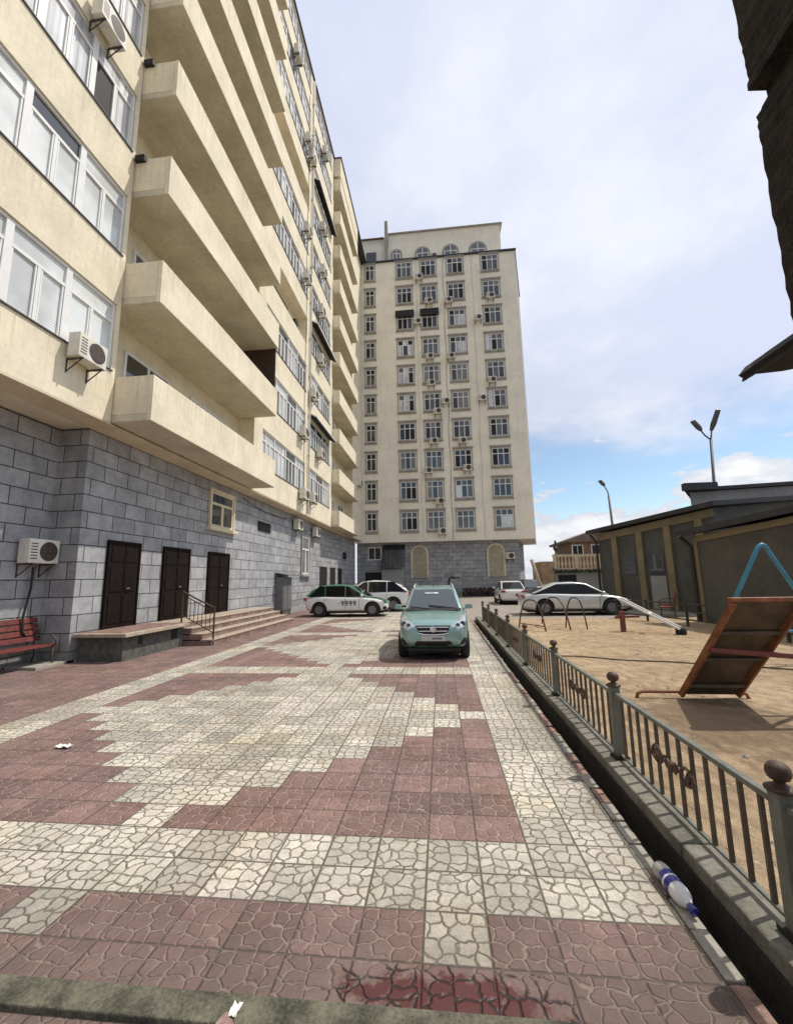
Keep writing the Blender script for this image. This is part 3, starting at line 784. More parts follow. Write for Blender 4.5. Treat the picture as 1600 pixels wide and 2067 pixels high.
# blind arches on the stone storey
for cx in (-1.95, 5.15): 
    arch(cx, 1.75, 1.35, 2.95, 40.25, 'cream_trim', mat('pale_arch_infill', (.40, .36, .27), .9, .12, 3), .16, False)
b = MB(); b.box(-6.9, -5.6, 40.15, 40.25, 3.5, 4.75); o = b.build('window', 'white_pvc', FB)
b = MB(); b.box(-6.8, -6.28, 40.14, 40.149, 3.6, 4.65); b.box(-6.2, -5.7, 40.14, 40.149, 3.6, 4.65); b.build('pane', 'g_dark', o)
b = MB(); b.box(-7.2, -5.62, 40.2, 40.25, .05, 2.35); b.build('door', 'black', FB)
CP = MB(); CP.prism([(-5.45, 40.24, 4.95), (-5.45, 39.2, 2.75), (-5.45, 39.2, 2.68), (-5.45, 40.24, 4.85)], (2.1, 0, 0))
cp = CP.build('canopy', 'darkcar', FB)
b = MB()
for k in range(10): b.bar((-5.4 + k * .22, 40.2, 4.98), (-5.4 + k * .22, 39.2, 2.8), .05, .04)
b.build('rib', 'black', cp)
b = MB(); b.box(-5.5, -3.45, 39.5, 40.24, 0, 2.6); b.build('porch', 'plaster_grey', FB)
fa = 'air conditioners on the far high-rise'
cn = ['narrow leftmost', 'second', 'middle', 'fourth', 'rightmost']
for (x, z, c, s_) in ((-1.24, 32.2, 2, 'left below the top window of the middle column'), (-.3, 29.4, 2, 'under the ninth-storey window of the middle column'), (1.66, 29.3, 3, 'left below the ninth-storey window of the fourth column'),
                      (5.9, 29.4, 4, 'under the ninth-storey window of the rightmost column'), (-1.5, 27.2, 2, 'between the two dark eighth-storey windows'), (4.55, 27.1, 4, 'left of the eighth-storey window of the rightmost column'),
                      (-.38, 23.3, 2, 'under the seventh-storey window of the middle column'), (1.7, 23.2, 3, 'left below the seventh-storey window of the fourth column'), (-.32, 20.5, 2, 'under the sixth-storey window of the middle column'),
                      (5.6, 20.4, 4, 'under the sixth-storey window of the rightmost column'), (.22, 17.5, 2, 'right below the fifth-storey window of the middle column'), (1.05, 18.5, 3, 'left of the fifth-storey window of the fourth column'),
                      (4.55, 18.6, 4, 'left of the fifth-storey window of the rightmost column'), (-.26, 14.5, 2, 'under the fourth-storey window of the middle column'), (2.48, 14.4, 3, 'under the fourth-storey window of the fourth column'),
                      (-.88, 11.6, 2, 'under the third-storey window of the middle column'), (2.83, 11.7, 3, 'under the third-storey window of the fourth column'), (.15, 8.6, 2, 'under the second-storey window of the middle column'),
                      (.24, 5.75, 2, 'under the lowest window of the middle column'), ):
    ac((x, YF - .14, z), -PI / 2, 'small air conditioner ' + s_ + ' on the far high-rise', fa)
ac((6.4, 40.12, 3.35), -PI / 2, 'white air conditioner on the far stone wall right of the arched panel', fa)
ac((.35, 40.9, 35.75), -PI / 2, 'small air conditioner between two arched penthouse windows', fa)
# hedge at the foot of the far wall
hd = MB()
for k in range(1500):
    c = Vector((random.uniform(1.9, 7.0), random.uniform(39.0, 39.9), random.uniform(0, .78) ** 1.0))
    a = Vector((random.uniform(-1, 1), random.uniform(-1, 1), random.uniform(-1, 1))).normalized() * .09
    b2 = Vector((random.uniform(-1, 1), random.uniform(-1, 1), random.uniform(-1, 1))).normalized() * .06
    hd.quad(c - a, c + b2, c + a, c - b2)
tag(hd.build('hedge', 'hedge'), 'low dark reddish hedge along the foot of the far stone wall', 'hedge')

# ------------------------------------------------------------------ cars
def lerp_prof(P, x):
    if x <= P[0][0]: return P[0][1]
    for (a, b) in zip(P, P[1:]):
        if x <= b[0]:
            t = (x - a[0]) / (b[0] - a[0]); t = t * t * (3 - 2 * t) * .5 + t * .5
            return a[1] + (b[1] - a[1]) * t
    return P[-1][1]
def car(name, label, loc, rz, L, W, top, gh, paint, roofpaint=None, hoodpaint=None, wheel_r=.30, wheels=(-1.2, 1.2), bottom=.20, glass='carglass', wind='windscreen', inset=.13, group=None, pill=None, details=None, cab=.915):
    """local axes: x forward, z up; top = height line of the lower body, gh = cabin outline"""
    t = thing(name, label, 'car', loc, rz, group)
    st_ = 26; rings = []; b = MB()
    paints = [paint, hoodpaint] if hoodpaint else [paint]
    for k in range(st_ + 1):
        x = -L / 2 + L * k / st_; e = abs(x) / (L / 2)
        wv = W / 2 * (1 - .17 * e ** 5) ; ztop = lerp_prof(top, x)
        zb_ = bottom + .10 * max(0, e - .8) / .2
        if k in (0, st_): wv *= .93; ztop -= .03; zb_ += .05
        h = ztop - zb_
        half = [(0, zb_), (.82 * wv, zb_), (.955 * wv, zb_ + .07), (.99 * wv, zb_ + .34 * h), (wv, zb_ + .60 * h), (.975 * wv, ztop - .10 * h), (.91 * wv, ztop - .015), (.70 * wv, ztop + .005), (0, ztop + .022)]
        ring = [(x, y, z) for (y, z) in half] + [(x, -y, z) for (y, z) in half[-2:0:-1]]
        rings.append([b.vert(p) for p in ring])
    n = len(rings[0])
    for k in range(st_):
        xm = -L / 2 + L * (k + .5) / st_
        for j in range(n):
            hood = j in (6, 7, 8, 9) and xm > gh[1][0] - .2
            b.cur = 1 if (hood and hoodpaint) else 0
            b.face((rings[k][j], rings[k][(j + 1) % n], rings[k + 1][(j + 1) % n], rings[k + 1][j]))
    b.cur = 0
    b.face(rings[0][::-1]); b.face(rings[-1])
    body = b.build('body', paints, t, True, smooth=True, sub=1)
    # wheel arches
    cu = MB()
    for wx in wheels:
        for s_ in (1, -1):
            y0, y1 = (W / 2 - .24, W / 2 + .2) if s_ > 0 else (-W / 2 - .2, -W / 2 + .24)
            cu.lathe([(wheel_r + .055, y0), (wheel_r + .055, y1)], (wx, 0, wheel_r + .01), 'y', 28)
    co = cu.build('cutter', 'black')
    co.matrix_world = Matrix.Identity(4)
    sv = (t.location.copy(), t.rotation_euler.z); t.location = (0, 0, 0); t.rotation_euler.z = 0
    bpy.context.view_layer.update()
    md = body.modifiers.new('bo', 'BOOLEAN'); md.operation = 'DIFFERENCE'; md.object = co; md.solver = 'EXACT'; md.material_mode = 'TRANSFER'
    apply_mods(body)
    me_c = co.data; bpy.data.objects.remove(co); bpy.data.meshes.remove(me_c)
    t.location, t.rotation_euler.z = sv[0], sv[1]
    for p in body.data.polygons: p.use_smooth = True
    # cabin
    z0 = min(p[1] for p in gh); z1 = max(p[1] for p in gh)
    Wb = W / 2 * cab; Wt = Wb - inset
    wy = lambda z: Wb + (Wt - Wb) * (z - z0) / (z1 - z0)
    c = MB(); A = [c.vert((x, wy(z), z)) for (x, z) in gh]; B = [c.vert((x, -wy(z), z)) for (x, z) in gh]
    c.face(A); c.face(B[::-1]); m_ = len(gh)
    for k in range(m_): c.face((A[k], B[k], B[(k + 1) % m_], A[(k + 1) % m_]))
    c.build('cabin', roofpaint or paint, t, True, smooth=True, bevel=.05, bseg=3)
    # side glass: cabin outline shrunk, split by pillars
    def side_glass(sx):
        zlo, zhi = z0 + .04, z1 - .085
        front = lambda z: gh[0][0] + (gh[1][0] - gh[0][0]) * (z - gh[0][1]) / (gh[1][1] - gh[0][1]) - .13
        rear = lambda z: gh[-1][0] + (gh[-2][0] - gh[-1][0]) * (z - gh[-1][1]) / (gh[-2][1] - gh[-1][1]) + .15
        cuts = [None] + list(pill or []) + [None]
        xs = sorted(pill or [], reverse=True)
        edges = [('f', 0)] + [('c', q) for q in xs] + [('r', 0)]
        for (e0, e1) in zip(edges, edges[1:]):
            def ex(e, z, o): return front(z) if e[0] == 'f' else rear(z) if e[0] == 'r' else e[1] + o
            pts = []
            N = 5
            for q in range(N + 1): z = zlo + (zhi - zlo) * q / N; pts.append((ex(e1, z, .025), z))
            for q in range(N, -1, -1): z = zlo + (zhi - zlo) * q / N; pts.append((ex(e0, z, -.025), z))
            pts = [(max(pts[0][0] if False else x, -9), z) for (x, z) in pts]
            gq = MB(); gq.prism([(x, sx * (wy(z) + .004), z) for (x, z) in pts], (0, sx * .004, 0))
            gq.build('window', glass, t, True)
    side_glass(1); side_glass(-1)
    def slab(p, q, nm, mt, out, s0=.06, s1=.93):
        (xa, za), (xb, zb2) = p, q
        d = Vector((xb - xa, 0, zb2 - za)); nrm = Vector((-d.z, 0, d.x)).normalized()
        if nrm.x * out < 0: nrm = -nrm
        P0 = Vector((xa, 0, za)) + d * s0; P1 = Vector((xa, 0, za)) + d * s1
        y0, y1 = wy(P0.z) - .075, wy(P1.z) - .075
        gq = MB(); gq.prism([P0 + Vector((0, y0, 0)) + nrm * .008, P0 + Vector((0, -y0, 0)) + nrm * .008, P1 + Vector((0, -y1, 0)) + nrm * .008, P1 + Vector((0, y1, 0)) + nrm * .008], nrm * .006)
        return gq.build(nm, mt, t, True)
    slab(gh[0], gh[1], 'windscreen', wind, 1); slab(gh[-1], gh[-2], 'rear_window', glass, -1)
    # wheels
    for wx in wheels:
        for s_ in (1, -1):
            y0 = s_ * (W / 2 - .20); y1 = s_ * (W / 2 - .015)
            wm = MB(); rr = wheel_r
            wm.lathe([(rr * .62, y0), (rr * .94, y0), (rr, y0 + s_ * .03), (rr, y1 - s_ * .03), (rr * .94, y1), (rr * .66, y1), (rr * .64, y1 - s_ * .05)], (wx, 0, rr), 'y', 24)
            wo = wm.build('wheel', 'rubber', t, True, smooth=True)
            r_ = MB()
            r_.lathe([(rr * .64, y1 - s_ * .012), (rr * .58, y1 - s_ * .012), (rr * .56, y1 - s_ * .05), (.02, y1 - s_ * .05)], (wx, 0, rr), 'y', 20)
            for q in range(5):
                a = 2 * PI * q / 5 + .3
                r_.bar((wx, y1 - s_ * .028, rr), (wx + math.cos(a) * rr * .6, y1 - s_ * .018, rr + math.sin(a) * rr * .6), .05, .04)
            r_.build('rim', 'rim', wo, True)
    # mirrors, handles, bumper parts
    for s_ in (1, -1):
        mm = MB(); xm = gh[0][0] - .28; zm = z0 + .06; y = wy(z0) + .02
        mm.prism([(xm - .05, s_ * (y + .03), zm - .03), (xm - .05, s_ * (y + .19), zm - .02), (xm - .05, s_ * (y + .21), zm + .05), (xm - .05, s_ * (y + .17), zm + .09), (xm - .05, s_ * (y + .05), zm + .08)], (.10, 0, -.005))
        mm.bar((xm, s_ * (y - .04), zm - .03), (xm, s_ * (y + .1), zm), .05, .03)
        mm.build('side_mirror', paint, t, True, smooth=False, bevel=.02)
        hh = MB()
        for q in ((pill or [0.])[:2]):
            zz = lerp_prof(top, q) - .13; hh.box(q + .08, q + .24, s_ * (W / 2 - .008), s_ * (W / 2 + .012), zz, zz + .025)
        hh.build('door_handle', paint, t, True)
        sk = MB(); sk.box(wheels[0] + wheel_r + .1, wheels[1] - wheel_r - .1, s_ * (W / 2 * .9), s_ * (W / 2 * .97), bottom - .02, bottom + .05); sk.build('side_skirt', 'black', t, True)
        # door seams
        sm = MB()
        for q in list(pill or []) + [gh[0][0] - .42]:
            z_ = lerp_prof(top, q); h_ = z_ - bottom
            sm.prism([(q - .006, s_ * (W / 2 * .978), z_ - .10 * h_), (q + .006, s_ * (W / 2 * .978), z_ - .10 * h_), (q + .006, s_ * (W / 2 + .004), bottom + .60 * h_), (q + .006, s_ * (W / 2 * .992), bottom + .2 * h_), (q - .006, s_ * (W / 2 * .992), bottom + .2 * h_), (q - .006, s_ * (W / 2 + .004), bottom + .60 * h_)], (0, s_ * .004, 0))
        sm.build('door_seam', 'black', t, True)
    ub = MB(); ub.box(-L / 2 + .25, L / 2 - .25, -W / 2 * .7, W / 2 * .7, bottom - .06, bottom + .06); ub.build('underbody', 'black', t, True)
    return t
from mathutils.bvhtree import BVHTree
def front_parts(t, L, W, z_light, z_grille, zg_h, gw, light_mat='lamp_lens', grille=True, plate=None, lw=.3, lh=.12, bars=2, fog=True, emblem=True):
    body = [c for c in t.children if c.name.startswith('body')][0]
    bv = BVHTree.FromPolygons([v.co for v in body.data.vertices], [tuple(p.vertices) for p in body.data.polygons])
    def fx(y, z):
        for sh in range(12):
            h = bv.ray_cast(Vector((L, y * (1 - .02 * sh), z)), Vector((-1, 0, 0)))
            if h[0] is not None and h[0].x > L / 2 - 1.1: return h[0].x, y * (1 - .02 * sh)
        return L / 2 - .3, y * .76
    def decal(pts, name, mt, out=.012, par=None, rings=3):
        """panel that follows the nose of the car; pts are (y, z)"""
        n = len(pts); cy = sum(p[0] for p in pts) / n; cz = sum(p[1] for p in pts) / n
        P = []
        for k in range(n):
            a, b2 = pts[k], pts[(k + 1) % n]
            for q in range(3): P.append((a[0] + (b2[0] - a[0]) * q / 3, a[1] + (b2[1] - a[1]) * q / 3))
        m_ = MB(); n = len(P)
        x, yy = fx(cy, cz); c0 = m_.vert((x + out * 1.25, yy, cz)); prev = None
        for r in range(1, rings + 1):
            f = r / rings; cur = []
            for (y, z) in P:
                y2, z2 = cy + (y - cy) * f, cz + (z - cz) * f
                x, yy = fx(y2, z2); cur.append(m_.vert((x + out * (1 if r < rings else .7), yy, z2)))
            for k in range(n):
                if prev is None: m_.face((c0, cur[k], cur[(k + 1) % n]))
                else: m_.face((prev[k], cur[k], cur[(k + 1) % n], prev[(k + 1) % n]))
            prev = cur
        rim = []
        for k in range(n):
            x, y, z = m_.v[prev[k]]; rim.append(m_.vert((x - .05, y, z)))
        for k in range(n): m_.face((prev[k], rim[k], rim[(k + 1) % n], prev[(k + 1) % n]))
        return m_.build(name, mt, par or t, True)
    for s_ in (1, -1):
        y1 = W / 2 * .90; y0 = y1 - lw
        pts = [(y0 - .03, z_light - .01), (y0 + lw * .5, z_light - lh * .38), (y1 - .01, z_light - lh * .22), (y1, z_light + lh * .45), (y1 - lw * .22, z_light + lh * .66), (y0 + lw * .4, z_light + lh * .28)]
        h = decal([(s_ * y, z) for (y, z) in pts], 'headlight', light_mat)
        for (fy, rr) in ((.40, .045), (.74, .055)):
            y = s_ * (y0 + lw * fy); z = z_light + lh * (fy - .4) * .3; x, yy = fx(y, z); q = MB(); q.lathe([(rr, 0), (rr, .014), (rr * .3, .022)], (x + .008, yy, z), 'x', 14); q.build('lamp_bulb', 'lamp_dark', h, True)
        if fog:
            y = W / 2 * .80
            decal([(s_ * (y - .10), .30), (s_ * (y + .07), .31), (s_ * (y + .08), .45), (s_ * (y + .01), .46)], 'fog_light', 'black', .008)
    if grille:
        go = decal([(-gw, z_grille + zg_h), (gw, z_grille + zg_h), (gw * .80, z_grille), (gw * .5, z_grille - .025), (-gw * .5, z_grille - .025), (-gw * .80, z_grille)], 'grille', 'black', .008)
        for k in range(bars):
            z = z_grille + zg_h * (k + .55) / bars; hw = gw * (.76 + .18 * (z - z_grille) / zg_h)
            q = MB(); q.tube([(fx(hw * v, z)[0] + .014, hw * v, z) for v in (-1, -.6, -.2, .2, .6, 1)], .010, 6); q.build('grille_bar', 'chrome', go, True)
        q = MB(); q.tube([(fx(gw * v, z_grille - .03 + .05 * abs(v) ** 3)[0] + .012, gw * v, z_grille - .03 + .05 * abs(v) ** 3) for v in (-.85, -.55, -.2, .2, .55, .85)], .012, 6); q.build('grille_bar', 'chrome', go, True)
        if emblem:
            z = z_grille + zg_h * .55; x = fx(0, z)[0]
            e = MB(); e.lathe([(.062, 0), (.06, .014), (.02, .022)], (x + .016, 0, z), 'x', 16); e.build('emblem', 'chrome', go, True)
        decal([(-gw * .95, .40), (gw * .95, .40), (gw * 1.15, .29), (-gw * 1.15, .29)], 'air_intake', 'black', .006)
        sp_ = MB(); sp_.box(L / 2 - .2, L / 2 - .06, -W / 2 * .72, W / 2 * .72, .195, .25); sp_.build('lip', 'black', t, True, bevel=.01)
    if plate:
        zp = z_grille - .10; x = fx(0, zp)[0]
        p = MB(); p.box(x - .01, x + .02, -.24, .24, zp - .052, zp + .052); po = p.build('number_plate', 'plate', t, True, bevel=.004)
        q = MB()
        for k in range(6): q.box(x + .0202, x + .0215, -.02 + k * .035, .003 + k * .035, zp - .02, zp + .018)
        q.build('plate_marks', 'ink', po, True)
def tail_parts(t, L, W, z):
    for s_ in (1, -1):
        h = MB(); h.box(-L / 2 - .005, -L / 2 + .12, s_ * (W / 2 * .60), s_ * (W / 2 * .90), z - .06, z + .07); h.build('tail_light', 'redlens', t, True, bevel=.02)

# teal hatchback, nose to the camera
L, W = 3.60, 1.52
teal = car('parked_car', 'pale teal hatchback parked nose forward in the middle of the paving', (-.20, 8.86 + L / 2, 0), -PI / 2, L, W,
           [(-1.8, .90), (-1.3, .98), (.2, .96), (.72, .97), (1.2, .90), (1.62, .79), (1.8, .66)],
           [(.93, .93), (.18, 1.42), (-.35, 1.485), (-1.0, 1.46), (-1.45, 1.36), (-1.72, .95)], 'teal', wheel_r=.285, wheels=(-1.18, 1.19), bottom=.19, pill=[-.02, -.85], inset=.165, cab=.88)
front_parts(teal, L, W, .705, .555, .15, .36, plate=True, lw=.30, lh=.26)
for s_ in (1, -1):
    r_ = MB(); r_.tube([(.10, s_ * .475, 1.42), (.0, s_ * .47, 1.49), (-.4, s_ * .46, 1.525), (-1.0, s_ * .46, 1.51), (-1.2, s_ * .47, 1.42)], .016, 8); r_.build('roof_rail', 'silvercar', teal, True, smooth=True)
r_ = MB(); r_.tube([(.0, .0, 1.47), (-.04, 0, 1.56)], [.012, .004], 6); r_.build('antenna', 'black', teal, True)
r_ = MB(); r_.bar((.90, .55, .985), (.80, -.1, 1.055), .02, .02); r_.bar((.92, -.05, .975), (.84, -.52, 1.03), .02, .02); r_.build('wiper', 'black', teal, True)
r_ = MB(); r_.prism([(.96, -.62, .945), (.96, .62, .945), (.88, .62, .99), (.88, -.62, .99)], (.012, 0, .006)); r_.build('cowl', 'black', teal, True)
r_ = MB(); r_.prism([(.40, -.2, 1.292), (.40, .12, 1.292), (.355, .12, 1.322), (.355, -.2, 1.322)], (.008, 0, .01)); r_.build('windscreen_sticker', 'g_white', teal, True)

# green-and-white taxi, side-on
L, W = 3.95, 1.72
taxi = car('parked_car', 'white hatchback with green roof and bonnet and a black number on its doors', (-4.42, 19.35 + W / 2, 0), 0, L, W,
           [(-1.97, .86), (-1.4, .95), (.3, .90), (.8, .89), (1.45, .80), (1.85, .68), (1.97, .55)],
           [(1.08, .87), (.25, 1.38), (-.35, 1.47), (-1.05, 1.43), (-1.55, 1.25), (-1.88, .92)], 'whitecar', 'greencar', 'greencar', wheel_r=.315, wheels=(-1.22, 1.26), bottom=.21, pill=[.0, -.95])
front_parts(taxi, L, W, .62, .45, .10, .40, 'lamp_dark', lw=.30, lh=.12, bars=1, emblem=False); tail_parts(taxi, L, W, .80)
txt = bpy.data.curves.new('door_number', 'FONT'); txt.body = '·9999'; txt.size = .31; txt.extrude = .002; txt.align_x = 'CENTER'; txt.space_character = 1.2; txt.offset = .004
to = bpy.data.objects.new('door_number', txt); C.objects.link(to); to.rotation_euler = (PI / 2, 0, 0); to.location = (.22, -W / 2 - .012, .50)
bpy.context.view_layer.update()
dgx = bpy.context.evaluated_depsgraph_get(); me = bpy.data.meshes.new_from_object(to.evaluated_get(dgx)); bpy.data.objects.remove(to)
to = bpy.data.objects.new('door_number', me); C.objects.link(to); me.materials.clear(); me.materials.append(M['ink'])
to.parent = taxi; to.rotation_euler = (PI / 2, 0, 0); to.location = (.12, -W / 2 - .006, .50)

# white crossover behind the taxi
L, W = 4.5, 1.8
suv = car('parked_car', 'plain white crossover with dark windows behind the green and white hatchback', (-3.85, 22.2 + W / 2, 0), PI, L, W,
          [(-2.25, .95), (-1.7, 1.06), (.3, .99), (.9, .98), (1.6, .90), (2.1, .78), (2.25, .62)],
          [(1.15, .97), (.35, 1.54), (-.3, 1.63), (-1.1, 1.57), (-1.75, 1.34), (-2.15, 1.02)], 'whitecar', wheel_r=.36, wheels=(-1.33, 1.36), bottom=.25, pill=[.0, -1.0])
front_parts(suv, L, W, .72, .55, .12, .42, lw=.3, lh=.12); tail_parts(suv, L, W, .92)

# pale sedan behind the playground
L, W = 4.65, 1.8
sed = car('parked_car', 'long pale silver sedan with black windows parked behind the playground', (5.78, 19.0 + W / 2, 0), 0, L, W,
          [(-2.32, .80), (-2.0, .93), (-1.4, .96), (.4, .90), (1.0, .88), (1.7, .79), (2.15, .66), (2.32, .50)],
          [(1.30, .86), (.42, 1.33), (-.15, 1.41), (-.75, 1.38), (-1.35, 1.18), (-1.95, .93)], 'silvercar', wheel_r=.335, wheels=(-1.38, 1.35), bottom=.20, pill=[])
front_parts(sed, L, W, .60, .42, .10, .42, lw=.32, lh=.10, emblem=False); tail_parts(sed, L, W, .82)
# two small cars far behind
L, W = 3.9, 1.6
sil = car('parked_car', 'small silver car parked far back beside the corner of the far high-rise', (4.35, 26.6 + L / 2, 0), PI / 2, L, W,
          [(-1.95, .90), (-1.5, .95), (.3, .92), (.9, .9), (1.5, .8), (1.95, .6)], [(1.0, .9), (.25, 1.36), (-.4, 1.44), (-1.1, 1.38), (-1.85, .93)], 'whitecar', wheel_r=.3, wheels=(-1.2, 1.22), pill=[-.1])
front_parts(sil, L, W, .62, .45, .1, .4); tail_parts(sil, L, W, .8)
drk = car('parked_car', 'black car half hidden between the small silver car and the pale sedan', (6.35, 29.2 + L / 2, 0), -PI / 2, L, W,
          [(-1.95, .90), (-1.5, .95), (.3, .92), (.9, .9), (1.5, .82), (1.95, .66)], [(1.0, .9), (.25, 1.42), (-.4, 1.5), (-1.1, 1.45), (-1.85, .93)], 'darkcar', wheel_r=.3, wheels=(-1.2, 1.22), pill=[-.1])
front_parts(drk, L, W, .66, .5, .12, .4); tail_parts(drk, L, W, .8)

# ------------------------------------------------------------------ fence along the kerb
FX = 1.475
FN = thing('metal_fence', 'low grey-green metal fence with ball-topped posts on the kerb beside the playground', 'fence', (FX, 8, .1))
posts = [.25, 2.22, 4.08, 6.08, 8.08, 10.1, 12.1, 14.1, 16.0]
for py in posts:
    b = MB(); b.box(FX - .038, FX + .038, py - .038, py + .038, .106, .69); p = b.build('post', 'rail', FN, bevel=.006)
    b = MB(); b.lathe([(.060, .690), (.062, .700), (.042, .710), (.022, .717), (.022, .730), (.040, .739), (.050, .762), (.047, .784), (.030, .804), (.006, .811)], (FX, py, 0), 'z', 14); b.build('finial', 'bronze', p, smooth=True)
    b = MB(); b.box(FX - .06, FX + .06, py - .06, py + .06, .106, .13); b.build('foot_plate', 'black', p)
for a, c in zip(posts, posts[1:]):
    b = MB(); b.box(FX - .02, FX + .02, a + .046, c - .046, .615, .645); b.box(FX - .012, FX + .012, a + .046, c - .046, .135, .152)
    pn = b.build('panel', 'rail', FN, bevel=.004)
    b = MB(); nb = 12
    for k in range(1, nb + 1):
        y = a + (c - a) * k / (nb + 1); b.box(FX - .010, FX + .010, y - .010, y + .010, .14, .614)
    b.build('bars', 'railbar', pn)
    b = MB(); m_ = (a + c) / 2
    for s_ in (1, -1):
        pts = []
        for q in range(15):
            th = q / 14 * 2.3 * PI; rr = .075 * (1 - q / 20)
            pts.append((FX - .022, m_ + s_ * (.07 + .105 + rr * math.cos(th)), .41 + rr * math.sin(th)))
        b.tube(pts, .010, 6)
        pts = [(FX - .022, m_ + s_ * (.02 + .06 * q), .41 + .035 * math.sin(q * 1.4 + .4)) for q in range(5)]; b.tube(pts, .011, 6)
        for q in range(3):
            cy = m_ + s_ * (.05 + .07 * q); b.prism([(FX - .03, cy, .38), (FX - .03, cy + s_ * .03, .41), (FX - .03, cy + s_ * .005, .455), (FX - .03, cy - s_ * .02, .41)], (.012, 0, 0))
    b.lathe([(.005, -.02), (.03, -.015), (.036, 0), (.03, .015), (.005, .02)], (FX - .022, m_, .41), 'x', 10)
    b.build('ornament', 'bronze', pn)

# ------------------------------------------------------------------ playground
Z = .05
SL = thing('slide', 'orange slide seen from its dark underside, leaning over the sand', 'slide', (3.4, 6.2, Z))
a0, a1, t0, t1 = Vector((3.06, 6.18, .10)), Vector((3.75, 6.18, .10)), Vector((3.32, 5.32, 1.33)), Vector((4.05, 5.32, 1.33))
nrm = (t0 - a0).cross(a1 - a0).normalized()
if nrm.y < 0: nrm = -nrm
b = MB(); b.prism([a0, a1, t1, t0], nrm * .03); b.build('chute', 'slideback', SL)
for (p, q) in ((a0, t0), (a1, t1)):
    b = MB(); b.bar(p - nrm * .02, q - nrm * .02, .045, .07); b.build('side_rail', 'orange', SL, bevel=.008)
b = MB(); b.bar(t0 + Vector((-.03, 0, .02)), t1 + Vector((.03, 0, .02)), .09, .05); b.build('top_bar', 'orange', SL, bevel=.01)
b = MB()
for f in (.12, .42, .70): b.bar(a0.lerp(t0, f) - nrm * .02, a1.lerp(t1, f) - nrm * .02, .05, .04)
b.build('cross_brace', 'slideback', SL)
mid0 = a0.lerp(t0, .55) - nrm * .06
b = MB(); b.bar(mid0, mid0 + Vector((1.6, -.1, -.12)), .05, .06); b.build('side_bar', 'redpaint', SL, bevel=.01)
b = MB(); b.tube([(2.52, 6.2, .03), (2.54, 6.2, .10), (2.60, 6.2, .125), (3.8, 6.22, .125), (3.88, 6.2, .10), (3.9, 6.18, .03)], .022, 8); b.build('base_pipe', 'orange', SL, smooth=True)
b = MB(); b.bar(t1 + Vector((-.05, 0, 0)), (4.55, 5.9, .05), .05, .05); b.bar(t1 + Vector((-.02, -.02, 0)), (4.75, 5.0, .05), .05, .05); b.build('leg', 'orange', SL)
SW = thing('swing_frame', 'blue tubular A-shaped swing frame rising behind the orange slide', 'swing', (5.95, 8.6, Z))
b = MB(); pts = [(4.78, 8.6, .04), (5.83, 8.52, 2.02), (5.87, 8.51, 2.10), (5.91, 8.5, 2.15), (5.95, 8.5, 2.17), (5.99, 8.5, 2.15), (6.03, 8.51, 2.10), (6.07, 8.52, 2.02), (7.12, 8.6, .04)]
b.tube(pts, .038, 10); b.build('frame', 'blue', SW, smooth=True)
b = MB(); b.tube([(5.02, 8.58, .6), (6.84, 8.58, .6)], .022, 8); b.build('cross_bar', 'blue', SW, smooth=True)
def hoop(label, x0, y0, x1, y1, h, bars):
    t = thing('climbing_hoop', label, 'climbing frame', ((x0 + x1) / 2, (y0 + y1) / 2, Z), 0, 'climbing hoops in a row')
    b = MB(); pts = []
    for q in range(17):
        u = q / 16; s_ = u * 2 - 1
        pts.append((x0 + (x1 - x0) * (.5 + .5 * math.copysign(abs(s_) ** .8, s_)), y0 + (y1 - y0) * u, .03 + h * (1 - abs(s_) ** 2.6)))
    b.tube(pts, .022, 8); b.build('tube', 'bronze', t, smooth=True)
    if bars:
        b = MB()
        for z in bars: b.tube([(x0 + .1 * (x1 - x0), y0, z), (x0 + .92 * (x1 - x0), y1, z)], .014, 6)
        b.build('rung', 'bronze', t)
hoop('brown climbing hoop with cross rungs, nearest the fence', 2.42, 14.2, 3.02, 13.2, .92, (.2, .5))
hoop('plain brown climbing hoop in the middle of the row', 3.40, 15.4, 3.84, 13.6, .95, None)
hoop('brown climbing hoop nearest the seesaw', 3.86, 14.2, 4.36, 13.7, .96, None)
SS = thing('seesaw', 'white seesaw with two rails tilted down to a black foot, in front of the sedan', 'seesaw', (5.5, 12.9, Z))
b = MB(); b.bar((5.12, 13.2, .98), (6.28, 12.3, .20), .05, .05); b.bar((5.34, 13.5, .98), (6.48, 12.6, .20), .05, .05)
b.bar((5.72, 12.75, .58), (5.9, 13.05, .58), .12, .03); b.build('rail', 'satwhite', SS, bevel=.008)
b = MB(); b.box(5.14, 5.26, 13.15, 13.27, .03, .62); b.bar((5.0, 13.2, .45), (5.75, 13.4, .45), .07, .06); b.build('support', 'redpaint', SS, bevel=.01)
b = MB(); b.lathe([(.09, .0), (.13, .03), (.13, .16), (.08, .2)], (6.36, 12.42, .04), 'z', 14); b.build('foot', 'rubber', SS, smooth=True)
cb = MB(); cb.tube([(2.35 + .28 * k, 9.2 - .1 * k + .05 * math.sin(k * 1.3), .058 + .006 * math.sin(k)) for k in range(15)], .012, 6)
tag(cb.build('cable', 'slideback'), 'thin brown cable lying across the playground sand', 'cable')
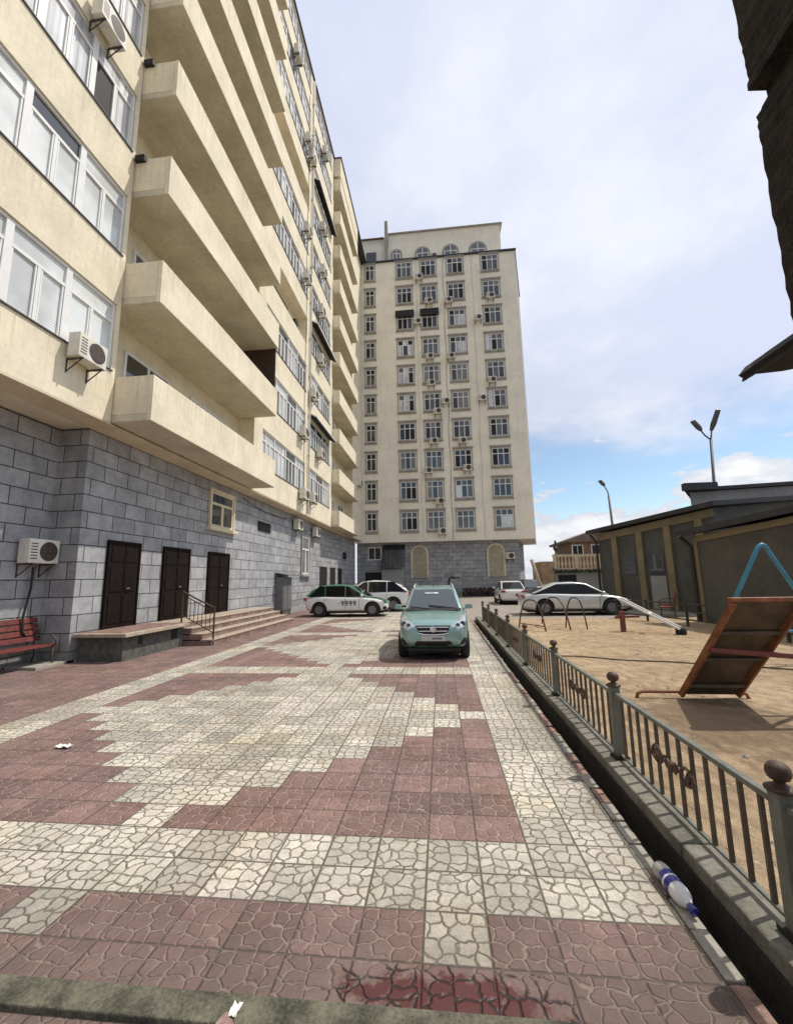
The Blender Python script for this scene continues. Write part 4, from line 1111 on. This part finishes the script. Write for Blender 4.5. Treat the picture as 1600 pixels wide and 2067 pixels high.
# low dark fence and benches on the far side of the playground
F2 = thing('metal_fence', 'low dark three-rail fence along the far side of the sand before the olive buildings', 'fence', (7.6, 13, 0))
pl = [(6.6, 17.2), (7.1, 15.9), (7.55, 14.3), (7.75, 12.6), (7.9, 10.9), (8.0, 9.2), (8.1, 7.5)]
for (x, y) in pl:
    b = MB(); b.box(x - .03, x + .03, y - .03, y + .03, 0, .80); b.build('post', 'darkgreen', F2)
b = MB()
for z in (.26, .5, .74):
    for (p, q) in zip(pl, pl[1:]): b.bar((*p, z), (*q, z), .03, .04)
b.build('rail', 'darkgreen', F2)
bench('park_bench', 'dark red bench in shade before the olive building with cream pilasters', (9.2, 18.2, 0), PI - .45, 2.0, 'redpaint')
bench('park_bench', 'dark red bench close behind the blue swing frame', (9.0, 10.4, 0), PI, 2.2, 'redpaint')

# ------------------------------------------------------------------ right-hand buildings
def block(name, label, P, z0, ztops, wallm, over=.5, thick=.22, roofm='roofdark'):
    """P: plan polygon with the street face P[0]-P[1]; ztops: eave height per corner"""
    t = thing(name, label, 'building', ((P[0][0] + P[1][0]) / 2, (P[0][1] + P[1][1]) / 2, 0))
    w = MB(); n = len(P); lo = [w.vert((x, y, z0)) for (x, y) in P]; hi = [w.vert((x, y, z - .02)) for (x, y), z in zip(P, ztops)]
    w.face(lo[::-1]); w.face(hi)
    for k in range(n): w.face((lo[k], lo[(k + 1) % n], hi[(k + 1) % n], hi[k]))
    w.build('wall', wallm, t)
    cx = sum(p[0] for p in P) / n; cy = sum(p[1] for p in P) / n
    r = MB(); Q = []
    for (x, y), z in zip(P, ztops):
        d = Vector((x - cx, y - cy, 0)).normalized() * over; Q.append((x + d.x, y + d.y, z))
    r.prism(Q, (0, 0, thick)); r.build('roof', roofm, t)
    return t
# A: far olive building with pilasters
A0, A1 = Vector((8.75, 24.4, 0)), Vector((11.6, 19.0, 0))
A = block('olive_building', 'olive rendered low building with cream pilasters and dark eaves beyond the sand', [(8.75, 24.4), (11.6, 19.0), (19, 22), (17, 28)], 0, (3.95, 4.45, 5.2, 4.7), 'wallA', .62, .20)
dA = (A1 - A0).normalized(); nA = Vector((dA.y, -dA.x, 0)).normalized()
if nA.x > 0: nA = -nA
for f in (.18, .42, .66, .9):
    p = A0.lerp(A1, f); zt_ = 3.9 + .5 * f
    b = MB(); q0 = p - dA * .16; q1 = p + dA * .16
    b.prism([q0, q1, q1 + nA * .14, q0 + nA * .14], (0, 0, zt_ - .3)); b.build('pilaster', 'pilaster', A)
b = MB(); b.prism([A0 + Vector((0, 0, 3.55)), A1 + Vector((0, 0, 4.05)), A1 + Vector((0, 0, 4.40)), A0 + Vector((0, 0, 3.90))], nA * .10); b.build('cornice', 'pilaster', A)
for f in (.30, .54):
    p = A0.lerp(A1, f); b = MB(); q0 = p - dA * .35; q1 = p + dA * .35
    b.prism([q0 + nA * .002 + Vector((0, 0, 1.7)), q1 + nA * .002 + Vector((0, 0, 1.7)), q1 + nA * .002 + Vector((0, 0, 2.6)), q0 + nA * .002 + Vector((0, 0, 2.6))], nA * .03); o = b.build('window', 'g_dark', A)
p = A0.lerp(A1, .54); b = MB(); q0 = p - dA * .4; q1 = p + dA * .4; b.prism([q0, q1, q1 + nA * .03, q0 + nA * .03], (0, 0, 1.6)); b.build('door', 'plaster_grey', A)
b = MB(); q = A0 + nA * .1; b.tube([q + nA * .5 + Vector((0, 0, 3.9)), q + nA * .08 + Vector((0, 0, 3.5)), q + nA * .08], .06, 8); b.build('downpipe', 'darkpipe', A)
# B: nearer olive building
B0, B1 = Vector((8.75, 15.6, 0)), Vector((10.9, 7.2, 0))
Bb = block('olive_building', 'nearer olive rendered low building with black eaves behind the blue swing frame', [(8.75, 15.6), (10.9, 7.2), (17, 9), (15, 17)], 0, (2.95, 3.6, 4.6, 4.0), 'wallA', .55, .20)
dB = (B1 - B0).normalized(); nB = Vector((dB.y, -dB.x, 0)).normalized()
if nB.x > 0: nB = -nB
b = MB(); b.prism([B0 + Vector((0, 0, 2.72)), B1 + Vector((0, 0, 3.37)), B1 + Vector((0, 0, 3.56)), B0 + Vector((0, 0, 2.91))], nB * .06); b.build('cornice', 'pilaster', Bb)
b = MB(); b.prism([B0 + nB * .001, B0 + dB * .16 + nB * .001, B0 + dB * .16 + nB * .05, B0 + nB * .05], (0, 0, 2.72)); b.build('pilaster', 'pilaster', Bb)
b = MB(); q = B0 + nB * .1 - dB * .05; b.tube([q + nB * .4 + Vector((0, 0, 2.95)), q + Vector((0, 0, 2.6)), q], .075, 8); b.build('downpipe', 'darkpipe', Bb)
# C: higher grey wall behind
Cc = block('grey_building', 'taller grey rendered building standing behind the two olive buildings', [(12.0, 21.2), (24, 20.2), (26, 30), (18.0, 30)], 0, (5.55, 5.75, 5.75, 5.55), 'plaster_grey', .35, .16)
b = MB(); b.box(11.55, 13.0, 20.7, 21.0, 5.56, 5.9); b.build('roof_box', 'roofdark', Cc)

# terrace house far right
TH = thing('terrace_house', 'cream balustraded terrace over a grey garage wall beside the far high-rise', 'house', (10, 33, 0))
b = MB(); b.box(8.2, 14.5, 32.0, 36, -.1, 2.05); b.build('wall', 'plaster_grey', TH)
b = MB(); b.box(8.1, 14.6, 31.9, 36, 2.051, 2.25); b.build('slab', 'balus', TH)
b = MB(); b.box(8.15, 14.5, 31.95, 32.12, 3.08, 3.24)
b.build('handrail', 'balus', TH)
for k in range(24):
    x = 8.3 + k * .255
    b = MB()
    if k % 6 == 0: b.box(x - .1, x + .1, 31.93, 32.14, 2.251, 3.079)
    else: b.lathe([(.06, 2.251), (.05, 2.33), (.085, 2.5), (.08, 2.6), (.04, 2.85), (.06, 3.0), (.06, 3.079)], (x, 32.03, 0), 'z', 8)
    b.build('baluster', 'balus', TH)
b = MB(); b.box(8.45, 9.7, 31.96, 31.999, 0, 1.75); b.build('garage_door', 'black', TH)
b = MB(); b.box(7.3, 8.19, 31.9, 35, -.1, 2.75); b.build('side_wall', mat('tan_render', (.42, .29, .17), .9, .2, 3, .3, 40), TH)
gr = MB()
for k in range(900):
    c = Vector((random.uniform(8.2, 14.4), random.uniform(31.7, 31.95), 2.02 + random.gauss(0, .07)))
    a = Vector((random.uniform(-1, 1), random.uniform(-1, 1), random.uniform(-1, 1))).normalized() * .07; b2 = Vector((random.uniform(-1, 1), random.uniform(-1, 1), random.uniform(-1, 1))).normalized() * .05
    gr.quad(c - a, c + b2, c + a, c - b2)
tag(gr.build('creeper', mat('creeper_leaves', (.05, .08, .03), .8, .35, 9)), 'dark green creeper hanging along the terrace edge', 'plant')
ur = MB(); ur.lathe([(.16, 0), (.12, .05), (.06, .12), (.06, .2), (.2, .45), (.17, .55), (.05, .6), (.09, .8), (.07, 1.0), (.02, 1.08)], (8.5, 32.3, 3.25), 'z', 12)
tag(ur.build('garden_statue', 'steel', smooth=True), 'small dark statue standing on the terrace corner post', 'statue')
HB = thing('brick_house', 'brown brick house with pitched roof behind the terrace', 'house', (14, 42, 0))
b = MB(); b.box(12.0, 19, 40.2, 46, -.1, 4.75); b.build('wall', 'brick', HB)
b = MB(); b.prism([(11.6, 39.8, 4.751), (19.5, 39.8, 4.751), (19.5, 39.8, 4.9), (16.5, 39.8, 6.1), (14.3, 39.8, 5.9), (11.6, 39.8, 4.95)], (0, 6.8, 0)); b.build('roof', mat('dull_red_roof', (.20, .145, .12), .9, .2, 3), HB)
for x in (12.5, 14.2, 16.2):
    b = MB(); b.box(x - .5, x + .5, 40.13, 40.199, 3.4, 4.5); o = b.build('window', 'white_pvc', HB)
    b = MB(); b.box(x - .42, x - .03, 40.12, 40.129, 3.48, 4.42); b.box(x + .03, x + .42, 40.12, 40.129, 3.48, 4.42); b.build('pane', 'g_dark', o)
LP = MB(); LP.tube([(6.75, 29.0, 0.0), (6.02, 29.0, 2.8)], .11, 10); tag(LP.build('leaning_pole', 'stepnose', smooth=True), 'pale pole leaning at the corner of the far high-rise behind the sedan', 'pole')

# street lamps
def lamp(label, base, arms, pole_top):
    t = thing('street_lamp', label, 'street lamp', base, 0, 'street lamps behind the low buildings')
    b = MB(); b.tube([base, pole_top], [.10, .07], 10); b.build('pole', 'lampgrey', t, smooth=True)
    for (path, hd) in arms:
        b = MB(); b.tube(path, .04, 8); b.build('arm', 'lampgrey', t, smooth=True)
        b = MB(); p, q = Vector(path[-1]), Vector(hd); d = (q - p).normalized()
        sd_ = d.cross(Vector((0, 0, 1))).normalized(); up = sd_.cross(d)
        pr = [p - sd_ * .07, p + sd_ * .07, p.lerp(q, .3) + sd_ * .14, q + sd_ * .12, q - sd_ * .12, p.lerp(q, .3) - sd_ * .14]
        b.prism([v - up * .02 for v in pr], up * .11); b.build('lamp_head', 'lampgrey', t, bevel=.015)
lamp('slim single-arm street lamp rising behind the roof of the farther olive building', (11.9, 30, 0), [([(11.72, 30, 7.1), (11.66, 30, 7.45), (11.45, 29.9, 7.78)], (11.08, 29.7, 8.12))], (11.72, 30, 7.12))
lamp('two-headed street lamp standing above the taller grey building', (14.8, 24.5, 0), [([(15.35, 24.5, 9.1), (15.0, 24.4, 9.35), (14.72, 24.2, 9.55)], (14.15, 23.9, 10.02)), ([(15.35, 24.5, 9.1), (15.42, 24.45, 9.6)], (15.46, 23.7, 10.55))], (15.35, 24.5, 9.12))
BL = MB(); BL.tube([(.5, 30, 0), (.5, 30, 1.2), (.56, 30, 1.6), (.72, 30, 1.74)], .06, 8); BL.lathe([(.02, 0), (.16, .03), (.2, .12), (.1, .2), (.02, .22)], (.92, 30, 1.6), 'z', 12); BL.bar((.7, 30, 1.74), (1.25, 30, 1.68), .12, .1)
tag(BL.build('bollard_lamp', 'black'), 'small black bent lamp standing behind the teal car', 'lamp')

# ------------------------------------------------------------------ dark things at the upper right, close to the camera
pr = []
zz = 2.46
edge = []
z = 0.
while z < 9.:
    if z < 3.30: x = 1.262
    elif z < 3.40: x = 1.262 + (z - 3.30) * .02
    elif z < 3.475: x = 1.275 + (z - 3.40) * .6
    elif z < 3.50: x = 1.322
    else: x = 1.258
    edge.append((x + random.uniform(-.006, .006), z))
    z += .022 if 3.2 < z < 3.7 else .05
edge = [e for e in edge if e[1] < 3.5] + [(1.318, 3.497), (1.252, 3.505)] + [e for e in edge if e[1] > 3.51]
edge = [(x if zq > 2.3 else max(x, 1.62), zq) for (x, zq) in edge]
poly = [(x, 1.5, zq) for (x, zq) in edge] + [(2.3, 1.5, edge[-1][1]), (2.3, 1.5, 0)]
b = MB(); b.prism(poly, (0, -.45, 0))
tag(b.build('rough_pier', 'pierm'), 'very dark rough-edged pier cutting into the upper right of the sky', 'pier')
b = MB()
P = [(1.03, 2.315), (1.055, 2.345), (1.10, 2.37), (1.125, 2.392), (1.20, 2.435), (1.262, 2.475), (1.262, 2.33), (1.235, 2.318), (1.21, 2.328), (1.17, 2.322), (1.10, 2.318), (1.075, 2.317), (1.07, 2.308), (1.052, 2.306), (1.048, 2.295), (1.038, 2.292), (1.042, 2.306)]
b.prism([(x, 1.46, z) for (x, z) in P], (0, -.34, 0))
tag(b.build('torn_awning', 'awning'), 'jagged black awning corner jutting out below the dark pier', 'awning')

# ------------------------------------------------------------------ small litter
BT = thing('plastic_bottle', 'plastic bottle with blue band and blue cap lying at the gutter edge', 'bottle', (1.15, 2.6, .01))
p0 = Vector((1.148, 2.76, .042)); p1 = Vector((1.165, 2.45, .032)); ax = (p1 - p0)
def btube(fs, rs): 
    m_ = MB(); m_.tube([p0 + ax * f for f in fs], rs, 14); return m_
btube([0, .02, .10, .24], [.02, .04, .045, .045]).build('base', mat('cloudy_clear_plastic', (.45, .43, .40), .25, .1, 9, coat=.5), BT, smooth=True)
btube([.24, .25, .52, .53], [.045, .0465, .0465, .045]).build('label_band', 'bluecap', BT, smooth=True)
btube([.53, .62, .72, .82, .88], [.045, .046, .042, .022, .016]).build('shoulder', 'satwhite', BT, smooth=True)
btube([.36, .361, .40, .401], [.0466, .0472, .0472, .0466]).build('label_stripe', 'satwhite', BT, smooth=True)
btube([.88, .885, .99, 1.0], [.016, .021, .021, .018]).build('cap', 'bluecap', BT, smooth=True)
def scrap(name, label, cx, cy, s, m_, cat):
    b = MB(); n = 7; vs = []
    for i in range(n):
        for j in range(4):
            vs.append(b.vert((cx + (i / (n - 1) - .5) * s * 2.2 + random.uniform(-.1, .1) * s, cy + (j / 3 - .5) * s + random.uniform(-.15, .15) * s, .012 + random.uniform(0, .32) * s)))
    for i in range(n - 1):
        for j in range(3): b.face((vs[i * 4 + j], vs[(i + 1) * 4 + j], vs[(i + 1) * 4 + j + 1], vs[i * 4 + j + 1]))
    o = b.build(name, m_); md = o.modifiers.new('t', 'SOLIDIFY'); md.thickness = .002
    tag(o, label, cat); return o
scrap('paper_scrap', 'crumpled white scrap of paper on the red tiles at the left', -3.91, 4.27, .075, 'paper', 'litter')
WR = thing('food_wrapper', 'crumpled brown and white wrapper on the mossy concrete strip in the foreground', 'litter', (-.85, 1.75, 0))
def wr(cy, cx, s, m_, nm):
    b = MB(); vs = []
    for i in range(6):
        for j in range(5): vs.append(b.vert((cx + (i / 5 - .5) * s * .5 + random.uniform(-.06, .06) * s, cy + (j / 4 - .5) * s + random.uniform(-.06, .06) * s, .015 + random.uniform(0, .22) * s)))
    for i in range(5):
        for j in range(4): b.face((vs[i * 5 + j], vs[(i + 1) * 5 + j], vs[(i + 1) * 5 + j + 1], vs[i * 5 + j + 1]))
    b.build(nm, m_, WR)
wr(1.74, -.86, .12, mat('pinkish_wrapper', (.34, .22, .20), .6, .2, 20), 'foil'); wr(1.83, -.845, .06, 'paper', 'tip')

# ------------------------------------------------------------------ light, sky, camera
SUN = Vector((1.0, .42, 1.76)).normalized()
sl = bpy.data.lights.new('sun', 'SUN'); sl.energy = 5.0; sl.angle = R(.53); sl.color = (1., .94, .84)
so = bpy.data.objects.new('sun', sl); C.objects.link(so); so.rotation_euler = SUN.to_track_quat('Z', 'Y').to_euler(); so.location = (20, 10, 40)
wd = bpy.data.worlds.new('World'); bpy.context.scene.world = wd; wd.use_nodes = True
nt = wd.node_tree; G_ = G(nt); bg = nt.nodes['Background']; bg.inputs['Strength'].default_value = .1
sky = nn(nt, 'ShaderNodeTexSky', sky_type='NISHITA'); sky.sun_disc = False
sky.sun_elevation = math.asin(SUN.z); sky.sun_rotation = math.atan2(SUN.x, SUN.y); sky.altitude = 400
sky.air_density = 1.0; sky.dust_density = .6; sky.ozone_density = 1.5
tc = nn(nt, 'ShaderNodeTexCoord').outputs['Generated']
d = G_.sep(tc)
zc = G_.m('MAXIMUM', d[2], 0.)
pl_ = G_.m('ADD', zc, .22)
cp_ = G_.comb(G_.m('DIVIDE', d[0], pl_), G_.m('DIVIDE', d[1], pl_), 0.)
n_v = G_.noise(cp_, 1.3, 6, .55); n_w = G_.noise(G_.scale(tc, (1, 1, 2.4)), 6.5, 8, .58); n_l = G_.noise(cp_, .5, 3, .5)
dotn = nn(nt, 'ShaderNodeVectorMath', operation='DOT_PRODUCT'); G_.lk(tc, dotn.inputs[0]); dotn.inputs[1].default_value = SUN
glow = G_.ramp(dotn.outputs['Value'], -.15, .80)
# thin high veil, absent in a band near the horizon
ve = G_.ramp(G_.m('ADD', zc, G_.m('MULTIPLY_ADD', n_v, .30, -.15)), .235, .345)
veil_col = G_.mix(glow, (1.5, 1.55, 1.9), (10.3, 10.9, 13.4))
veil_col = G_.mix(G_.ramp(n_v, .40, .62, 0, .9), veil_col, G_.mix(glow, (2.0, 2.05, 2.3), (13.6, 13.8, 14.8)))
skyb = G_.mix(1., sky.outputs[0], (2.15, 2.15, 2.0), 'MULTIPLY')
c = G_.mix(G_.m('MULTIPLY', ve, .93), skyb, veil_col)
# cumulus near the horizon
cu_t = G_.m('ADD', n_w, G_.m('MULTIPLY', G_.m('SUBTRACT', .155, zc), 1.5))
cum = G_.ramp(cu_t, .46, .505); cum = G_.m('MULTIPLY', cum, G_.ramp(zc, .26, .34, 1., 0.))
cs = G_.ramp(cu_t, .47, .66)
cum_col = G_.mix(cs, (10.6, 11.1, 12.2), (14.6, 14.7, 14.8))
cum_col = G_.mix(1., cum_col, G_.mix(glow, (.62, .64, .68), (1.02, 1.02, 1.02)), 'MULTIPLY')
c = G_.mix(G_.ramp(zc, .0, .08, .4, 0.), c, G_.mix(glow, (2., 2.1, 2.4), (11.5, 12., 12.8)))
c = G_.mix(cum, c, cum_col)
G_.lk(c, bg.inputs['Color'])

cam = bpy.data.cameras.new('camera'); co = bpy.data.objects.new('camera', cam); C.objects.link(co)
f_, Wd, Hd = 850., 1600., 2067.
cam.sensor_fit = 'VERTICAL'; cam.sensor_height = 36.; cam.lens = 36. * f_ / Hd; cam.clip_start = .05; cam.clip_end = 2000
dv = Vector(((890 - 800) / f_, -(1168 - 1033.5) / f_, -1)).normalized()
p2 = Vector(((1890 - 800) / f_, -(1168 - 18 - 1033.5) / f_, -1))
up = p2.cross(dv).normalized()
if up.y < 0: up = -up
xx = dv.cross(up)
Rm = Matrix((xx, dv, up))                               # rows: world axes in camera coordinates
co.matrix_world = Matrix.Translation((0, 0, 1.65)) @ Rm.to_4x4()
sc_ = bpy.context.scene; sc_.camera = co
sc_.view_settings.view_transform = 'Standard'; sc_.view_settings.look = 'None'; sc_.view_settings.gamma = 1; sc_.view_settings.exposure = -.45
sc_.render.resolution_x = 792; sc_.render.resolution_y = 1024
